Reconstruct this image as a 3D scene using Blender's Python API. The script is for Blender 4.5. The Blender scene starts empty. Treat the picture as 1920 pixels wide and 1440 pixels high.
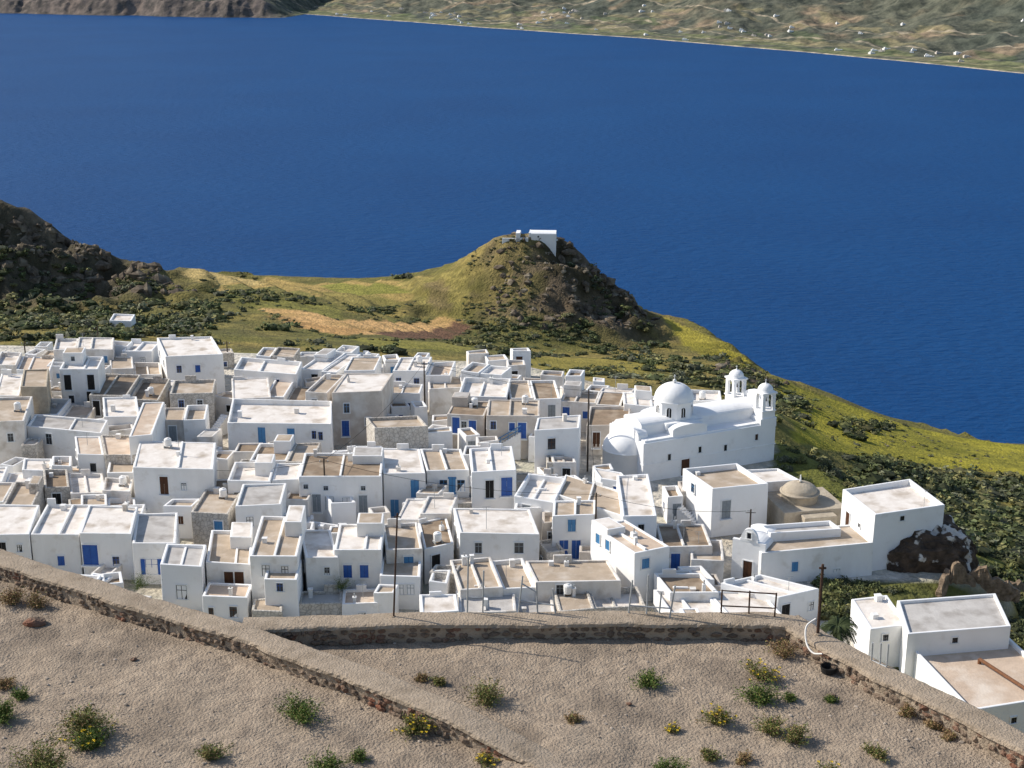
import bpy, math, random
import numpy as np
from mathutils import Vector
random.seed(7); rng=np.random.default_rng(7)
R=random.random
def U(a,b): return a+(b-a)*random.random()
sc=bpy.context.scene
COL=sc.collection
CAMZ=230.0; PITCH=math.radians(17.2); F=2667.0
cP,sP=math.cos(PITCH),math.sin(PITCH)
# ---------------------------------------------------------------- survey helpers
def ray(px,py):
    u=(px-960)/F; v=(720-py)/F
    return (u, cP+v*sP, -sP+v*cP)
def at_z(px,py,z):
    d=ray(px,py); t=(z-CAMZ)/d[2]; return (d[0]*t,d[1]*t)
def at_y(px,py,Y):
    d=ray(px,py); t=Y/d[1]; return (d[0]*t,Y,CAMZ+d[2]*t)
# ---------------------------------------------------------------- noise
TAB=rng.random((256,256))
def vn(x,y,s=0):
    x=np.asarray(x,float)+s*17.31; y=np.asarray(y,float)+s*9.77
    xi=np.floor(x).astype(int); yi=np.floor(y).astype(int); fx=x-xi; fy=y-yi
    fx=fx*fx*(3-2*fx); fy=fy*fy*(3-2*fy)
    a=TAB[xi&255,yi&255]; b=TAB[(xi+1)&255,yi&255]; c=TAB[xi&255,(yi+1)&255]; d=TAB[(xi+1)&255,(yi+1)&255]
    return (a*(1-fx)+b*fx)*(1-fy)+(c*(1-fx)+d*fx)*fy
def fbm(x,y,scale,octv=4,s=0,ridge=False):
    r=0;a=1;t=0;x=np.asarray(x,float)/scale;y=np.asarray(y,float)/scale
    for o in range(octv):
        n=vn(x,y,s+o*3)
        if ridge: n=1-abs(2*n-1)
        r=r+a*n;t+=a;a*=.5;x=x*2.03;y=y*2.03
    return r/t
def sst(x,a,b):
    t=np.clip((x-a)/(b-a),0,1); return t*t*(3-2*t)
# ---------------------------------------------------------------- materials
def mat(name,c1,c2,scale=1.0,rough=.9,bump=.3,bscale=None,c3=None,s3=.1,attr=None,stretch=(1,1,1),contrast=(.35,.65),spec=.2,voro=None,c3amt=(.5,.7),bdist=.1):
    m=bpy.data.materials.new(name); m.use_nodes=True; nt=m.node_tree; N=nt.nodes; L=nt.links
    b=N['Principled BSDF']; b.inputs['Roughness'].default_value=rough
    b.inputs['Specular IOR Level'].default_value=spec
    g=N.new('ShaderNodeNewGeometry'); mp=N.new('ShaderNodeMapping'); L.new(g.outputs['Position'],mp.inputs['Vector']); mp.inputs['Scale'].default_value=stretch
    n=N.new('ShaderNodeTexNoise'); n.inputs['Scale'].default_value=scale; n.inputs['Detail'].default_value=7; n.inputs['Roughness'].default_value=.65
    L.new(mp.outputs[0],n.inputs['Vector'])
    r=N.new('ShaderNodeMapRange'); r.inputs[1].default_value=contrast[0]; r.inputs[2].default_value=contrast[1]; L.new(n.outputs['Fac'],r.inputs[0])
    mx=N.new('ShaderNodeMix'); mx.data_type='RGBA'; L.new(r.outputs[0],mx.inputs[0]); mx.inputs[6].default_value=(*c1,1); mx.inputs[7].default_value=(*c2,1)
    out=mx.outputs[2]
    if c3:
        n3=N.new('ShaderNodeTexNoise'); n3.inputs['Scale'].default_value=s3; n3.inputs['Detail'].default_value=6; L.new(g.outputs['Position'],n3.inputs['Vector'])
        r3=N.new('ShaderNodeMapRange'); r3.inputs[1].default_value=c3amt[0]; r3.inputs[2].default_value=c3amt[1]; L.new(n3.outputs['Fac'],r3.inputs[0])
        m3=N.new('ShaderNodeMix'); m3.data_type='RGBA'; L.new(r3.outputs[0],m3.inputs[0]); L.new(out,m3.inputs[6]); m3.inputs[7].default_value=(*c3,1); out=m3.outputs[2]
    if attr:
        a=N.new('ShaderNodeVertexColor'); a.layer_name=attr
        m4=N.new('ShaderNodeMix'); m4.data_type='RGBA'; m4.blend_type='MULTIPLY'; m4.inputs[0].default_value=1; m4.clamp_result=False; L.new(a.outputs[0],m4.inputs[6]); L.new(out,m4.inputs[7]); out=m4.outputs[2]
    if voro:
        v=N.new('ShaderNodeTexVoronoi'); v.inputs['Scale'].default_value=voro; L.new(g.outputs['Position'],v.inputs['Vector']); v.feature='DISTANCE_TO_EDGE'
        rv=N.new('ShaderNodeMapRange'); rv.inputs[1].default_value=.0; rv.inputs[2].default_value=.12; rv.inputs[3].default_value=.45; rv.inputs[4].default_value=1; L.new(v.outputs['Distance'],rv.inputs[0])
        m5=N.new('ShaderNodeMix'); m5.data_type='RGBA'; m5.blend_type='MULTIPLY'; m5.inputs[0].default_value=.7; L.new(out,m5.inputs[6]); L.new(rv.outputs[0],m5.inputs[7]); out=m5.outputs[2]
    L.new(out,b.inputs['Base Color'])
    if bump>0:
        bn=N.new('ShaderNodeBump'); bn.inputs['Strength'].default_value=bump; bn.inputs['Distance'].default_value=bdist
        n2=N.new('ShaderNodeTexNoise'); n2.inputs['Scale'].default_value=bscale or scale*3; n2.inputs['Detail'].default_value=5; L.new(g.outputs['Position'],n2.inputs['Vector'])
        L.new(n2.outputs['Fac'],bn.inputs['Height']); L.new(bn.outputs[0],b.inputs['Normal'])
    return m
W1=mat('whitewash',(.86,.85,.83),(.79,.775,.75),.5,.9,.5,2.2,c3=(.62,.58,.52),s3=.9,stretch=(1,1,.25),c3amt=(.58,.82))
W2=mat('whitewash_weathered',(.80,.77,.73),(.68,.635,.58),.6,.9,.6,2.5,c3=(.50,.44,.37),s3=.7,stretch=(1,1,.25),c3amt=(.5,.75))
W3=mat('whitewash_fresh',(.88,.88,.875),(.84,.83,.82),.4,.9,.3,1.5,c3=(.72,.71,.69),s3=.8,c3amt=(.6,.85))
BE=mat('beige_render',(.60,.54,.475),(.49,.43,.37),.6,.9,.5,3,c3=(.70,.67,.62),s3=.5)
ST=mat('rubble_masonry',(.68,.635,.57),(.48,.43,.365),1.4,.95,.8,4,voro=2.4)
OC=mat('ochre_stone',(.50,.43,.33),(.38,.32,.245),1.2,.95,.7,4)
RW=mat('roof_limewashed',(.83,.775,.715),(.70,.63,.56),.7,.95,.3,4,c3=(.46,.385,.31),s3=.5,c3amt=(.49,.70))
RT=mat('roof_tan_earth',(.48,.385,.29),(.39,.31,.23),.8,.95,.4,5,c3=(.60,.52,.435),s3=.5)
RG=mat('roof_grey_cement',(.55,.52,.485),(.45,.42,.39),.7,.95,.3,5,c3=(.34,.31,.28),s3=.6)
RB=mat('roof_brown_earth',(.32,.235,.16),(.22,.165,.115),.8,.95,.4,5,c3=(.42,.335,.25),s3=.5)
RR=mat('roof_sandy_wash',(.62,.485,.37),(.50,.385,.29),.8,.95,.3,5,c3=(.70,.60,.50),s3=.5)
BL=mat('blue_paint',(.012,.075,.33),(.025,.11,.38),2,.5,.1,spec=.4)
LB=mat('light_blue_paint',(.05,.20,.42),(.08,.25,.47),2,.5,.1,spec=.4)
BR=mat('brown_wood',(.10,.045,.025),(.07,.035,.02),4,.7,.2)
GY=mat('grey_paint',(.28,.31,.33),(.22,.25,.27),3,.6,.1)
GL=mat('dark_glass',(.02,.025,.035),(.04,.045,.05),2,.15,0,spec=.5)
WF=mat('white_trim',(.82,.82,.81),(.77,.77,.76),3,.7,.05)
DK=mat('dark_opening',(.03,.028,.026),(.02,.02,.02),2,.9,0)
RU=mat('rusty_iron',(.10,.05,.03),(.05,.035,.028),12,.85,.4)
RU2=mat('rusty_pipe_iron',(.22,.10,.05),(.14,.07,.04),6,.85,.4)
GA=mat('galvanised_pipe',(.42,.43,.43),(.32,.33,.33),8,.5,.1,spec=.5)
WD=mat('weathered_pole_wood',(.09,.07,.055),(.06,.045,.035),6,.9,.3,stretch=(1,1,.1))
CM=mat('wall_cement_cap',(.40,.32,.24),(.31,.245,.18),3,.95,.6,16,c3=(.22,.17,.12),s3=1.0,c3amt=(.53,.8))
SN=mat('field_stone',(.25,.185,.135),(.13,.095,.07),2.2,.95,.9,12,c3=(.22,.085,.05),s3=.8,c3amt=(.55,.7))
SOIL=mat('dry_soil',(.41,.325,.24),(.28,.22,.165),2.6,1,1,13,c3=(.20,.158,.12),s3=.55,c3amt=(.47,.72))
ROCK=mat('hill_rock',(.16,.125,.09),(.06,.048,.035),1.0,.95,1,2.5,c3=(.26,.22,.16),s3=.4)
FOL=mat('scrub_foliage',(1.3,1.3,1.3),(.7,.7,.7),.9,.85,0,attr='Col')
GRD=mat('hillside_ground',(1.45,1.4,1.3),(.55,.56,.53),.55,1,1,1.8,c3=(.66,.70,.55),s3=.09,attr='Col',contrast=(.3,.7),bdist=.5,c3amt=(.52,.74))
FARM=mat('far_land',(1.4,1.34,1.22),(.48,.52,.50),.03,1,1,.04,attr='Col',contrast=(.38,.62),bdist=6)
# sea
SEA=bpy.data.materials.new('sea_water'); SEA.use_nodes=True
nt=SEA.node_tree;N=nt.nodes;L=nt.links;b=N['Principled BSDF']; b.inputs['Roughness'].default_value=.5; b.inputs['Specular IOR Level'].default_value=.13; b.inputs['IOR'].default_value=1.33
g=N.new('ShaderNodeNewGeometry'); n=N.new('ShaderNodeTexNoise'); n.inputs['Scale'].default_value=.004; n.inputs['Detail'].default_value=8; n.inputs['Roughness'].default_value=.6; L.new(g.outputs['Position'],n.inputs['Vector'])
mx=N.new('ShaderNodeMix'); mx.data_type='RGBA'; L.new(n.outputs['Fac'],mx.inputs[0]); mx.inputs[6].default_value=(.004,.042,.148,1); mx.inputs[7].default_value=(.007,.070,.212,1); L.new(mx.outputs[2],b.inputs['Base Color'])
mp=N.new('ShaderNodeMapping'); mp.inputs['Scale'].default_value=(.08,.2,1); mp.inputs['Rotation'].default_value=(0,0,.3); L.new(g.outputs['Position'],mp.inputs['Vector'])
n2=N.new('ShaderNodeTexNoise'); n2.inputs['Scale'].default_value=1.0; n2.inputs['Detail'].default_value=7; n2.inputs['Roughness'].default_value=.6; L.new(mp.outputs[0],n2.inputs['Vector'])
bn=N.new('ShaderNodeBump'); bn.inputs['Strength'].default_value=1; bn.inputs['Distance'].default_value=3.0; L.new(n2.outputs['Fac'],bn.inputs['Height']); L.new(bn.outputs[0],b.inputs['Normal'])
# ---------------------------------------------------------------- mesh builder
def top(o,label,cat,group=None,kind=None):
    o['label']=label; o['category']=cat
    if group:o['group']=group
    if kind:o['kind']=kind
    return o
class MB:
    def __init__(s): s.v=[];s.f=[];s.m=[]
    def add(s,v,f,mi=0):
        k=len(s.v); s.v+= [tuple(p) for p in v]; s.f+=[tuple(i+k for i in q) for q in f]; s.m+=[mi]*len(f)
    def prism(s,poly,z0,z1,mi=0,cap=True):
        n=len(poly); v=[(p[0],p[1],z0) for p in poly]+[(p[0],p[1],z1) for p in poly]
        f=[(i,(i+1)%n,(i+1)%n+n,i+n) for i in range(n)]
        if cap: f+=[tuple(range(n,2*n)),tuple(range(n-1,-1,-1))]
        s.add(v,f,mi)
    def box(s,c,ex,ey,hx,hy,z0,z1,mi=0):
        P=[]
        for a,b_ in ((-1,-1),(1,-1),(1,1),(-1,1)):
            P.append((c[0]+a*hx*ex[0]+b_*hy*ey[0],c[1]+a*hx*ex[1]+b_*hy*ey[1]))
        s.prism(P,z0,z1,mi)
    def tube(s,p,q,r,mi=0,n=8,r2=None):
        p=Vector(p);q=Vector(q);d=(q-p).normalized(); a=d.orthogonal().normalized(); c=d.cross(a); r2=r if r2 is None else r2
        v=[p+(a*math.cos(t)+c*math.sin(t))*r for t in [2*math.pi*i/n for i in range(n)]]+[q+(a*math.cos(t)+c*math.sin(t))*r2 for t in [2*math.pi*i/n for i in range(n)]]
        s.add(v,[(i,(i+1)%n,(i+1)%n+n,i+n) for i in range(n)]+[tuple(range(n-1,-1,-1)),tuple(range(n,2*n))],mi)
    def path(s,P,r,mi=0,n=6):
        P=[Vector(p) for p in P]; V=[]
        for i,p in enumerate(P):
            d=(P[min(i+1,len(P)-1)]-P[max(i-1,0)]).normalized(); a=d.cross(Vector((0.13,0.07,1))).normalized(); c=d.cross(a)
            V+=[p+(a*math.cos(t)+c*math.sin(t))*r for t in [2*math.pi*k/n for k in range(n)]]
        s.add(V,[(i*n+k,i*n+(k+1)%n,(i+1)*n+(k+1)%n,(i+1)*n+k) for i in range(len(P)-1) for k in range(n)],mi)
    def revolve(s,c,prof,mi=0,n=24,a0=0,a1=2*math.pi):
        full=abs(a1-a0-2*math.pi)<1e-4; m=n if full else n+1; v=[]
        for r,z in prof:
            for i in range(m):
                t=a0+(a1-a0)*i/n; v.append((c[0]+r*math.cos(t),c[1]+r*math.sin(t),z))
        f=[]
        for j in range(len(prof)-1):
            for i in range(n):
                k=(i+1)%m if full else i+1
                f.append((j*m+i,j*m+k,(j+1)*m+k,(j+1)*m+i))
        s.add(v,f,mi)
    def build(s,name,mats,parent=None,org=(0,0,0),smooth=False,bevel=0):
        me=bpy.data.meshes.new(name); me.from_pydata([(x-org[0],y-org[1],z-org[2]) for x,y,z in s.v],[],s.f)
        for m in mats: me.materials.append(m)
        me.polygons.foreach_set('material_index',s.m)
        if smooth: me.polygons.foreach_set('use_smooth',[True]*len(s.f))
        me.update(); o=bpy.data.objects.new(name,me); COL.objects.link(o)
        if parent: o.parent=parent
        else: o.location=org
        if bevel:
            md=o.modifiers.new('bevel','BEVEL'); md.width=bevel; md.segments=2; md.limit_method='ANGLE'; md.angle_limit=math.radians(40)
        return o
def empty(name,loc):
    e=bpy.data.objects.new(name,None); e.location=loc; e.empty_display_size=.5; COL.objects.link(e); return e
def npmesh(name,V,Fq,mats,cols=None,smooth=False,midx=None):
    me=bpy.data.meshes.new(name); V=np.asarray(V,np.float32); Fq=np.asarray(Fq,np.int32)
    me.vertices.add(len(V)); me.vertices.foreach_set('co',V.ravel()); k=Fq.shape[1]
    me.loops.add(Fq.size); me.loops.foreach_set('vertex_index',Fq.ravel()); me.polygons.add(len(Fq))
    me.polygons.foreach_set('loop_start',np.arange(0,Fq.size,k,dtype=np.int32)); me.polygons.foreach_set('loop_total',np.full(len(Fq),k,np.int32))
    for m in mats: me.materials.append(m)
    if midx is not None: me.polygons.foreach_set('material_index',np.asarray(midx,np.int32))
    me.update(calc_edges=True)
    if cols is not None:
        a=me.color_attributes.new('Col','FLOAT_COLOR','POINT'); c=np.ones((len(V),4),np.float32); c[:,:3]=cols; a.data.foreach_set('color',c.ravel())
    me.polygons.foreach_set('use_smooth',np.full(len(Fq),smooth)); me.validate(); return me
def gridfaces(nx,ny):
    i,j=np.meshgrid(np.arange(nx-1),np.arange(ny-1)); a=(j*nx+i).ravel(); return np.stack([a,a+1,a+nx+1,a+nx],1)
def inpoly(x,y,P):
    r=np.zeros(np.shape(x),bool); n=len(P); j=n-1
    for i in range(n):
        xi,yi=P[i];xj,yj=P[j]
        c=((yi>y)!=(yj>y))&(x<(xj-xi)*(y-yi)/((yj-yi) if yj!=yi else 1e-9)+xi); r^=c; j=i
    return r
def inp(x,y,P):
    r=False; n=len(P); j=n-1
    for i in range(n):
        xi,yi=P[i];xj,yj=P[j]
        if (yi>y)!=(yj>y) and x<(xj-xi)*(y-yi)/(yj-yi)+xi: r=not r
        j=i
    return r
# ---------------------------------------------------------------- terrain
cp=[(-75,120,171),(-72,160,171),(-70,190,171),(-35,115,171),(-35,155,171),(-30,195,170.5),(0,112,171),(0,155,171),(0,190,170),(22,115,171),(22,150,171),(20,175,170),(36,150,169.5),(36,125,170.5),
 (-40,85,176),(0,85,175),(38,98,169),(62,95,165),(-45,45,195),(0,45,195),(30,45,192),(0,15,205),(-50,10,208),(50,10,203),(0,-30,218),(-80,-30,215),(80,-30,210),
 (-250,150,178),(-250,300,182),(-250,50,190),(200,60,165),(200,150,135),(200,250,108),(-140,365,138),(-115,375,135),(7,352,150),(-220,380,150),(-95,345,140)]
for q in [(-100,620,225),(60,620,232),(250,620,235),(500,640,228),(700,655,225),(900,690,215),(1050,700,215),(1250,715,210),(1400,750,200),
 (450,575,275),(700,600,285),(550,560,300),(650,520,380),(400,508,380),(820,590,310),(1000,650,290),(870,640,285),(1200,650,300),(1350,680,275),(1100,690,240),
 (1300,604,325),(1370,642,308),(1450,708,290),(1560,740,285),(1700,790,282),(1850,828,276),(1960,834,278),(1600,830,235),(1800,900,220),(1950,905,225),(1550,900,185),(1700,960,180),(1850,1000,180),(1900,1080,150),(1700,1080,140),(1600,1120,128),
 (0,385,320),(60,405,316),(130,452,311),(280,492,303),(330,525,297),(375,555,288),(100,560,290),(100,600,262),(250,590,270),(-150,330,330),(-120,520,285),
 (850,499,332),(900,466,331),(950,441,330),(1020,441,330),(1050,446,330),(1100,487,330),(1150,532,329),(1200,576,328),(1230,600,325),(780,516,345),
 (1050,540,316),(1050,640,296),(920,540,318),(1150,600,312),(980,600,304)]:
    cp.append(at_y(*q))
cp=np.array(cp); S=100.
def tk(r2): return .5*r2*np.log(r2+1e-12)
n=len(cp); X=cp[:,:2]/S; D2=((X[:,None]-X[None])**2).sum(-1); K=tk(D2)+np.eye(n)*2e-4
A=np.zeros((n+3,n+3)); A[:n,:n]=K; A[:n,n]=1; A[:n,n+1:]=X; A[n,:n]=1; A[n+1:,:n]=X.T
sol=np.linalg.solve(A,np.concatenate([cp[:,2],[0,0,0]]))
xs=np.arange(-260,261,1.2); ys=np.arange(-45,520,1.2); nx,ny=len(xs),len(ys)
GX,GY_=np.meshgrid(xs,ys); gx=GX.ravel(); gy=GY_.ravel()
Z=sol[n]+sol[n+1]*gx/S+sol[n+2]*gy/S
for i in range(n): Z+=sol[i]*tk((gx/S-X[i,0])**2+(gy/S-X[i,1])**2)
leftw=np.exp(-((gx+118)/42)**4-((gy-300)/26)**4)
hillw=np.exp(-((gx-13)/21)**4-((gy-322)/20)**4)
slopew=sst(gy,210,240)
Z+=leftw*(fbm(gx,gy,13,6,2,True)-.62)*19+hillw*((fbm(gx,gy,9,6,5,True)-.62)*(5.5+9*sst(gx,6,14)))+slopew*(fbm(gx,gy,22,4,9)-.5)*1.8
coastw=np.exp(-((gx-52)/9)**2-((gy-290)/16)**2); Z+=coastw*(fbm(gx,gy,7,4,15,True)-.6)*7
skx=[-900,-400,0,60,130,180,280,318,332,360,460,700,760,850,900,925,945,990,1050,1072,1100,1128,1170,1200,1228,1300,1370,1400,1450,1500,1560,1640,1740,1800,1870,1930,2400]
sky_=[300,330,374,398,448,463,489,508,505,510,517,524,516,498,465,449,441,438,446,461,484,514,545,577,591,604,641,668,708,716,737,773,798,815,830,832,850]
dpt=gy*cP-(Z-CAMZ)*sP; pxv=960+F*gx/np.maximum(dpt,1)
sk=np.interp(pxv,skx,sky_); vv_=(720-sk)/F; slope=(-sP+vv_*cP)/(cP+vv_*sP)
yc=np.interp(pxv,[-900,0,130,310,345,400,2400],[335,322,313,301,390,395,395])
lim=CAMZ+gy*slope-.10*np.maximum(0,gy-yc)+ (fbm(gx,gy,5,3,61)-.62)*np.where(pxv<330,3.0,np.where((pxv>1050)&(pxv<1470),2.4,.5))
Z=np.where((gy>215),np.minimum(Z,lim),Z)
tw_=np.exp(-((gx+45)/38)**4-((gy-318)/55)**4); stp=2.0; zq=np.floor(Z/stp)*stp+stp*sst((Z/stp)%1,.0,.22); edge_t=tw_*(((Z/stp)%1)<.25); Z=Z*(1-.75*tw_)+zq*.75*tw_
ymaxT=np.interp(gx,[-80,0,10,20,30,36],[206,200,190,180,172,160]); xmaxT=np.interp(gy,[100,122,127,137,146,172],[31,31,45,44,37,33])
townw=sst(gx,-95,-80)*(1-sst(gx,xmaxT,xmaxT+8))*(1-sst(gy,ymaxT,ymaxT+12))*sst(gy,98,112)
Z=Z*(1-townw)+171*townw
ye=8+np.interp(gx,[-260,-160,-123,-104,-92,-40,-15,30,38,44,50,58,76,104,140,260],[340,338,335,340,386,390,348,342,336,322,306,288,280,272,268,268])
Zl=Z-1.2*np.maximum(0,gy-ye)-.02*np.maximum(0,gy-ye)**2
Zl+=np.where(gy>ye,(fbm(gx,gy,12,4,8)-.5)*6,0)
Z=np.maximum(Zl,-12); ZG=Z.reshape(ny,nx)
def hz(x,y):
    fx=min(max((x-xs[0])/1.2,0),nx-1.001); fy=min(max((y-ys[0])/1.2,0),ny-1.001); i=int(fx);j=int(fy);fx-=i;fy-=j
    return float((ZG[j,i]*(1-fx)+ZG[j,i+1]*fx)*(1-fy)+(ZG[j+1,i]*(1-fx)+ZG[j+1,i+1]*fx)*fy)
def hit(px,py,t0=100):
    d=ray(px,py); t=t0
    while t<440:
        x,y,z=d[0]*t,d[1]*t,CAMZ+d[2]*t
        if z<hz(x,y): return (x,y)
        t+=.7
    return hit(px,py+6,t0) if py<1400 else (d[0]*300,d[1]*300)
def wpoly(P): return [hit(*p) for p in P]
c=np.zeros((len(gx),3)); 
def setc(w,col):
    w=np.asarray(w,float)[:,None]; c[:]=c*(1-w)+np.array(col)*w
nz=fbm(gx,gy,14,4,20); nz2=fbm(gx,gy,30,3,40); nz3=fbm(gx,gy,4,4,60)
c[:]=(.17,.155,.045); setc(sst(nz,.45,.62),(.28,.22,.07)); setc(sst(nz2,.5,.65)*.6,(.12,.12,.04)); setc(sst(nz3,.55,.66)*.5,(.10,.09,.04))
setc(np.clip(leftw*1.3,0,1),(.075,.065,.045)); setc(leftw*(nz3>.55)*.8,(.16,.13,.095))
setc(np.clip(hillw*1.1,0,.9)*(1-sst(gx,3,9)),(.18,.145,.065)); setc(np.clip(hillw*1.2,0,.97)*sst(gx,3,9),(.06,.048,.03)); setc(hillw*sst(nz3,.5,.6)*.75,(.15,.115,.08))  # right flank coloured darker: dark rock plus the hill's shaded side painted in
FIELDS=[]
def P2(px_poly,col,soft=1.0,j=1.5,keep=False):
    wp=wpoly(px_poly)
    if keep: FIELDS.append(wp)
    w=inpoly(gx+ (nz-.5)*j,gy+(nz2-.5)*j,wp); setc(w*soft,col)
P2([(345,512),(500,518),(720,527),(800,520),(790,560),(640,566),(430,548)],(.42,.30,.11),keep=True)
P2([(345,514),(500,522),(490,534),(380,530)],(.48,.36,.15))
P2([(600,534),(720,533),(790,545),(700,552),(620,548)],(.25,.24,.055))
P2([(420,535),(560,545),(600,560),(440,560)],(.16,.165,.05),.8)
P2([(560,540),(700,552),(760,572),(640,575)],(.27,.225,.07),.9)
P2([(480,575),(640,602),(830,583),(866,603),(720,628),(640,630),(560,612)],(.58,.36,.16),keep=True)
P2([(500,590),(640,617),(700,614),(650,630),(560,614)],(.46,.27,.11),.85)
P2([(690,622),(850,603),(885,612),(760,636)],(.17,.095,.06),keep=True)
P2([(740,528),(860,505),(880,560),(860,600),(790,580)],(.28,.235,.075),.85)
P2([(795,530),(835,525),(850,590),(810,578)],(.20,.15,.075),.8)
P2([(430,560),(640,580),(640,600),(470,578)],(.21,.20,.05),.7)
P2([(640,632),(760,638),(900,640),(870,660),(700,650)],(.28,.25,.06),.8)
P2([(1235,592),(1370,642),(1440,705),(1380,690),(1290,650)],(.33,.28,.045))
P2([(1455,712),(1640,772),(1870,830),(1930,832),(1930,895),(1800,880),(1600,855),(1490,835),(1470,760)],(.33,.29,.035))
P2([(900,670),(1200,665),(1240,690),(1000,695)],(.29,.24,.055),.85)
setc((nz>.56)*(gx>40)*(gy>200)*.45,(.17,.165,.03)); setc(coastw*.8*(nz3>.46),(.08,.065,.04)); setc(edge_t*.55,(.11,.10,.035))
town=(townw>.4); setc(town,(.58,.545,.50)); setc(town*sst(nz,.5,.6)*.6,(.38,.325,.26)); setc((townw>.05)*(gx>31)*(gy<126),(.11,.115,.035))
gpoly=[(24.5,141.5),(29,141),(33,136),(36,137),(46,128),(60,128),(60,175),(33,172),(31,158),(25,150)]; setc(inpoly(gx,gy,gpoly),(.13,.135,.03))
setc((gy>ye+1)*.9,(.20,.16,.11))
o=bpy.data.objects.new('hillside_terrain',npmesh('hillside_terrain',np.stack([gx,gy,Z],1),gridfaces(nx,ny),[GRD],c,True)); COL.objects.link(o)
top(o,'olive green hillside falling to the sea around the village','hillside',kind='structure')
mb=MB(); mb.add([(-40000,-3000,0),(40000,-3000,0),(40000,60000,0),(-40000,60000,0)],[(0,1,2,3)]); o=mb.build('sea',[SEA]); top(o,'deep blue calm bay with fine ripples','sea',kind='structure')
# far land
SH=np.array([at_z(px,py,0) for px,py in [(-900,-8),(-300,18),(0,25),(200,29),(420,33),(535,33),(572,27),(700,36),(880,50),(1200,72),(1500,97),(1760,122),(1920,138),(2300,172),(3000,230)]])
fx=np.concatenate([np.linspace(-4500,-2200,60),np.linspace(-2190,1500,620),np.linspace(1510,4000,60)]); fd=np.concatenate([np.linspace(-30,1500,230),np.linspace(1530,6500,80)])
FX,FD=np.meshgrid(fx,fd)
def ysh(x): return np.interp(x,SH[:,0],SH[:,1])+(fbm(x,x*0,160,4,3)-.5)*np.where(np.asarray(x)<-750,170,45)
def fh(x,d):
    y=ysh(x)+d; cl=sst(-x,720,820)
    h=cl*(30+30*fbm(x,y,220,4,31))*sst(d,0,45+60*fbm(x,y,90,3,6))
    low=(1-cl)*(1.5*sst(d,0,20)+.015*np.maximum(d,0))
    hills=sst(d,170,1500)*(40+290*fbm(x,y,700,6,12,True)**1.8)*.85
    bump=sst(d,90,420)*(fbm(x,y,150,6,15,True)-.5)*56+sst(d,60,300)*(fbm(x,y,45,3,18,True)-.5)*11
    cliffr=cl*sst(d,0,30)*(fbm(x,y,28,4,44,True)-.5)*18
    return np.where(d<0,-4,h+low+hills+bump*(.6+.4*cl)+cliffr)
FZ=fh(FX,FD); FYY=ysh(FX)+FD
a=fbm(FX,FYY,90,6,21); a2=fbm(FX,FYY,260,5,25); a3=fbm(FX,FYY,32,3,29); clm=sst(-FX,720,820)
fc=np.zeros(FX.shape+(3,)); fc[:]=(.10,.105,.082)  # far land colours kept greyed, distance haze is partly painted into them
def fs(w,col): 
    global fc
    w=w[...,None].astype(float); fc=fc*(1-w)+np.array(col)*w
fs(sst(a,.48,.60)*.8,(.145,.13,.095)); fs(sst(a2,.52,.62)*.75,(.068,.08,.068)); fs(sst(a,.64,.70)*.8,(.25,.19,.135)); fs(sst(a3,.62,.7)*.5,(.055,.065,.052))
fs((FD<230)*(FD>16)*(1-clm)*sst(a,.38,.5)*.8,(.15,.165,.08)); fs((FD<13)*(1-clm),(.38,.33,.27)); fs(clm*(FD<85)*.85,(.135,.11,.105)); fs(clm*(FD<10),(.075,.075,.085))
cell=vn(np.floor(FX/55+.3*np.sin(FD/70))*1.0+.5,np.floor(FD/42)*1.0+.5,91); fld=(cell>.62)*(FD>40)*(FD<800)*(1-clm)*(a2<.56); fs(fld*.55,(.24,.21,.12)); fs((cell<.3)*(FD>40)*(FD<450)*(1-clm)*.5,(.09,.12,.055))
for k_,(d0,w_) in enumerate([(330,5),(620,6),(150,4)]):
    road=(np.abs(FD-d0-60*np.sin(FX/(130+k_*40))-40*np.sin(FX/51+k_))<w_)*(1-clm); fs(road*.7,(.38,.32,.25))
o=bpy.data.objects.new('far_hills',npmesh('far_hills',np.stack([FX.ravel(),FYY.ravel(),FZ.ravel()],1),gridfaces(len(fx),len(fd)),[FARM],fc.reshape(-1,3),True)); COL.objects.link(o)
top(o,'olive brown hills, fields and beach across the bay','hills',kind='structure')
for i in range(90):
    x=U(-650,1300); d=30+900*R()**1.5; 
    if i<40: cxx,cdd=[(560,330),(150,420),(860,200),(-200,250)][i%4]; x=random.gauss(cxx,45); d=abs(random.gauss(cdd,50))+20
    if i>85: x=U(-1500,-800); d=U(90,500)
    y=float(ysh(x))+d; z=float(fh(x,d))
    mb=MB(); s=U(2.8,6); t=U(-.6,.6); ex=(math.cos(t),math.sin(t)); ey=(-ex[1],ex[0])
    mb.box((x,y),ex,ey,s,s*.7,z-6,z+U(2.5,4.5)); mb.box((x+ex[0]*s*1.5,y+ex[1]*s*1.5),ex,ey,s*.5,s*.55,z-6,z+2.2); mb.box((x-ex[0]*s*.3,y-ex[1]*s*.3),ex,ey,s*.3,s*.3,z+2,z+U(5,6))
    o=mb.build('distant_house',[W1 if R()<.65 else BE],org=(x,y,z)); top(o,'tiny white farmhouse on the far shore','house','houses scattered on the far shore')
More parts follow.
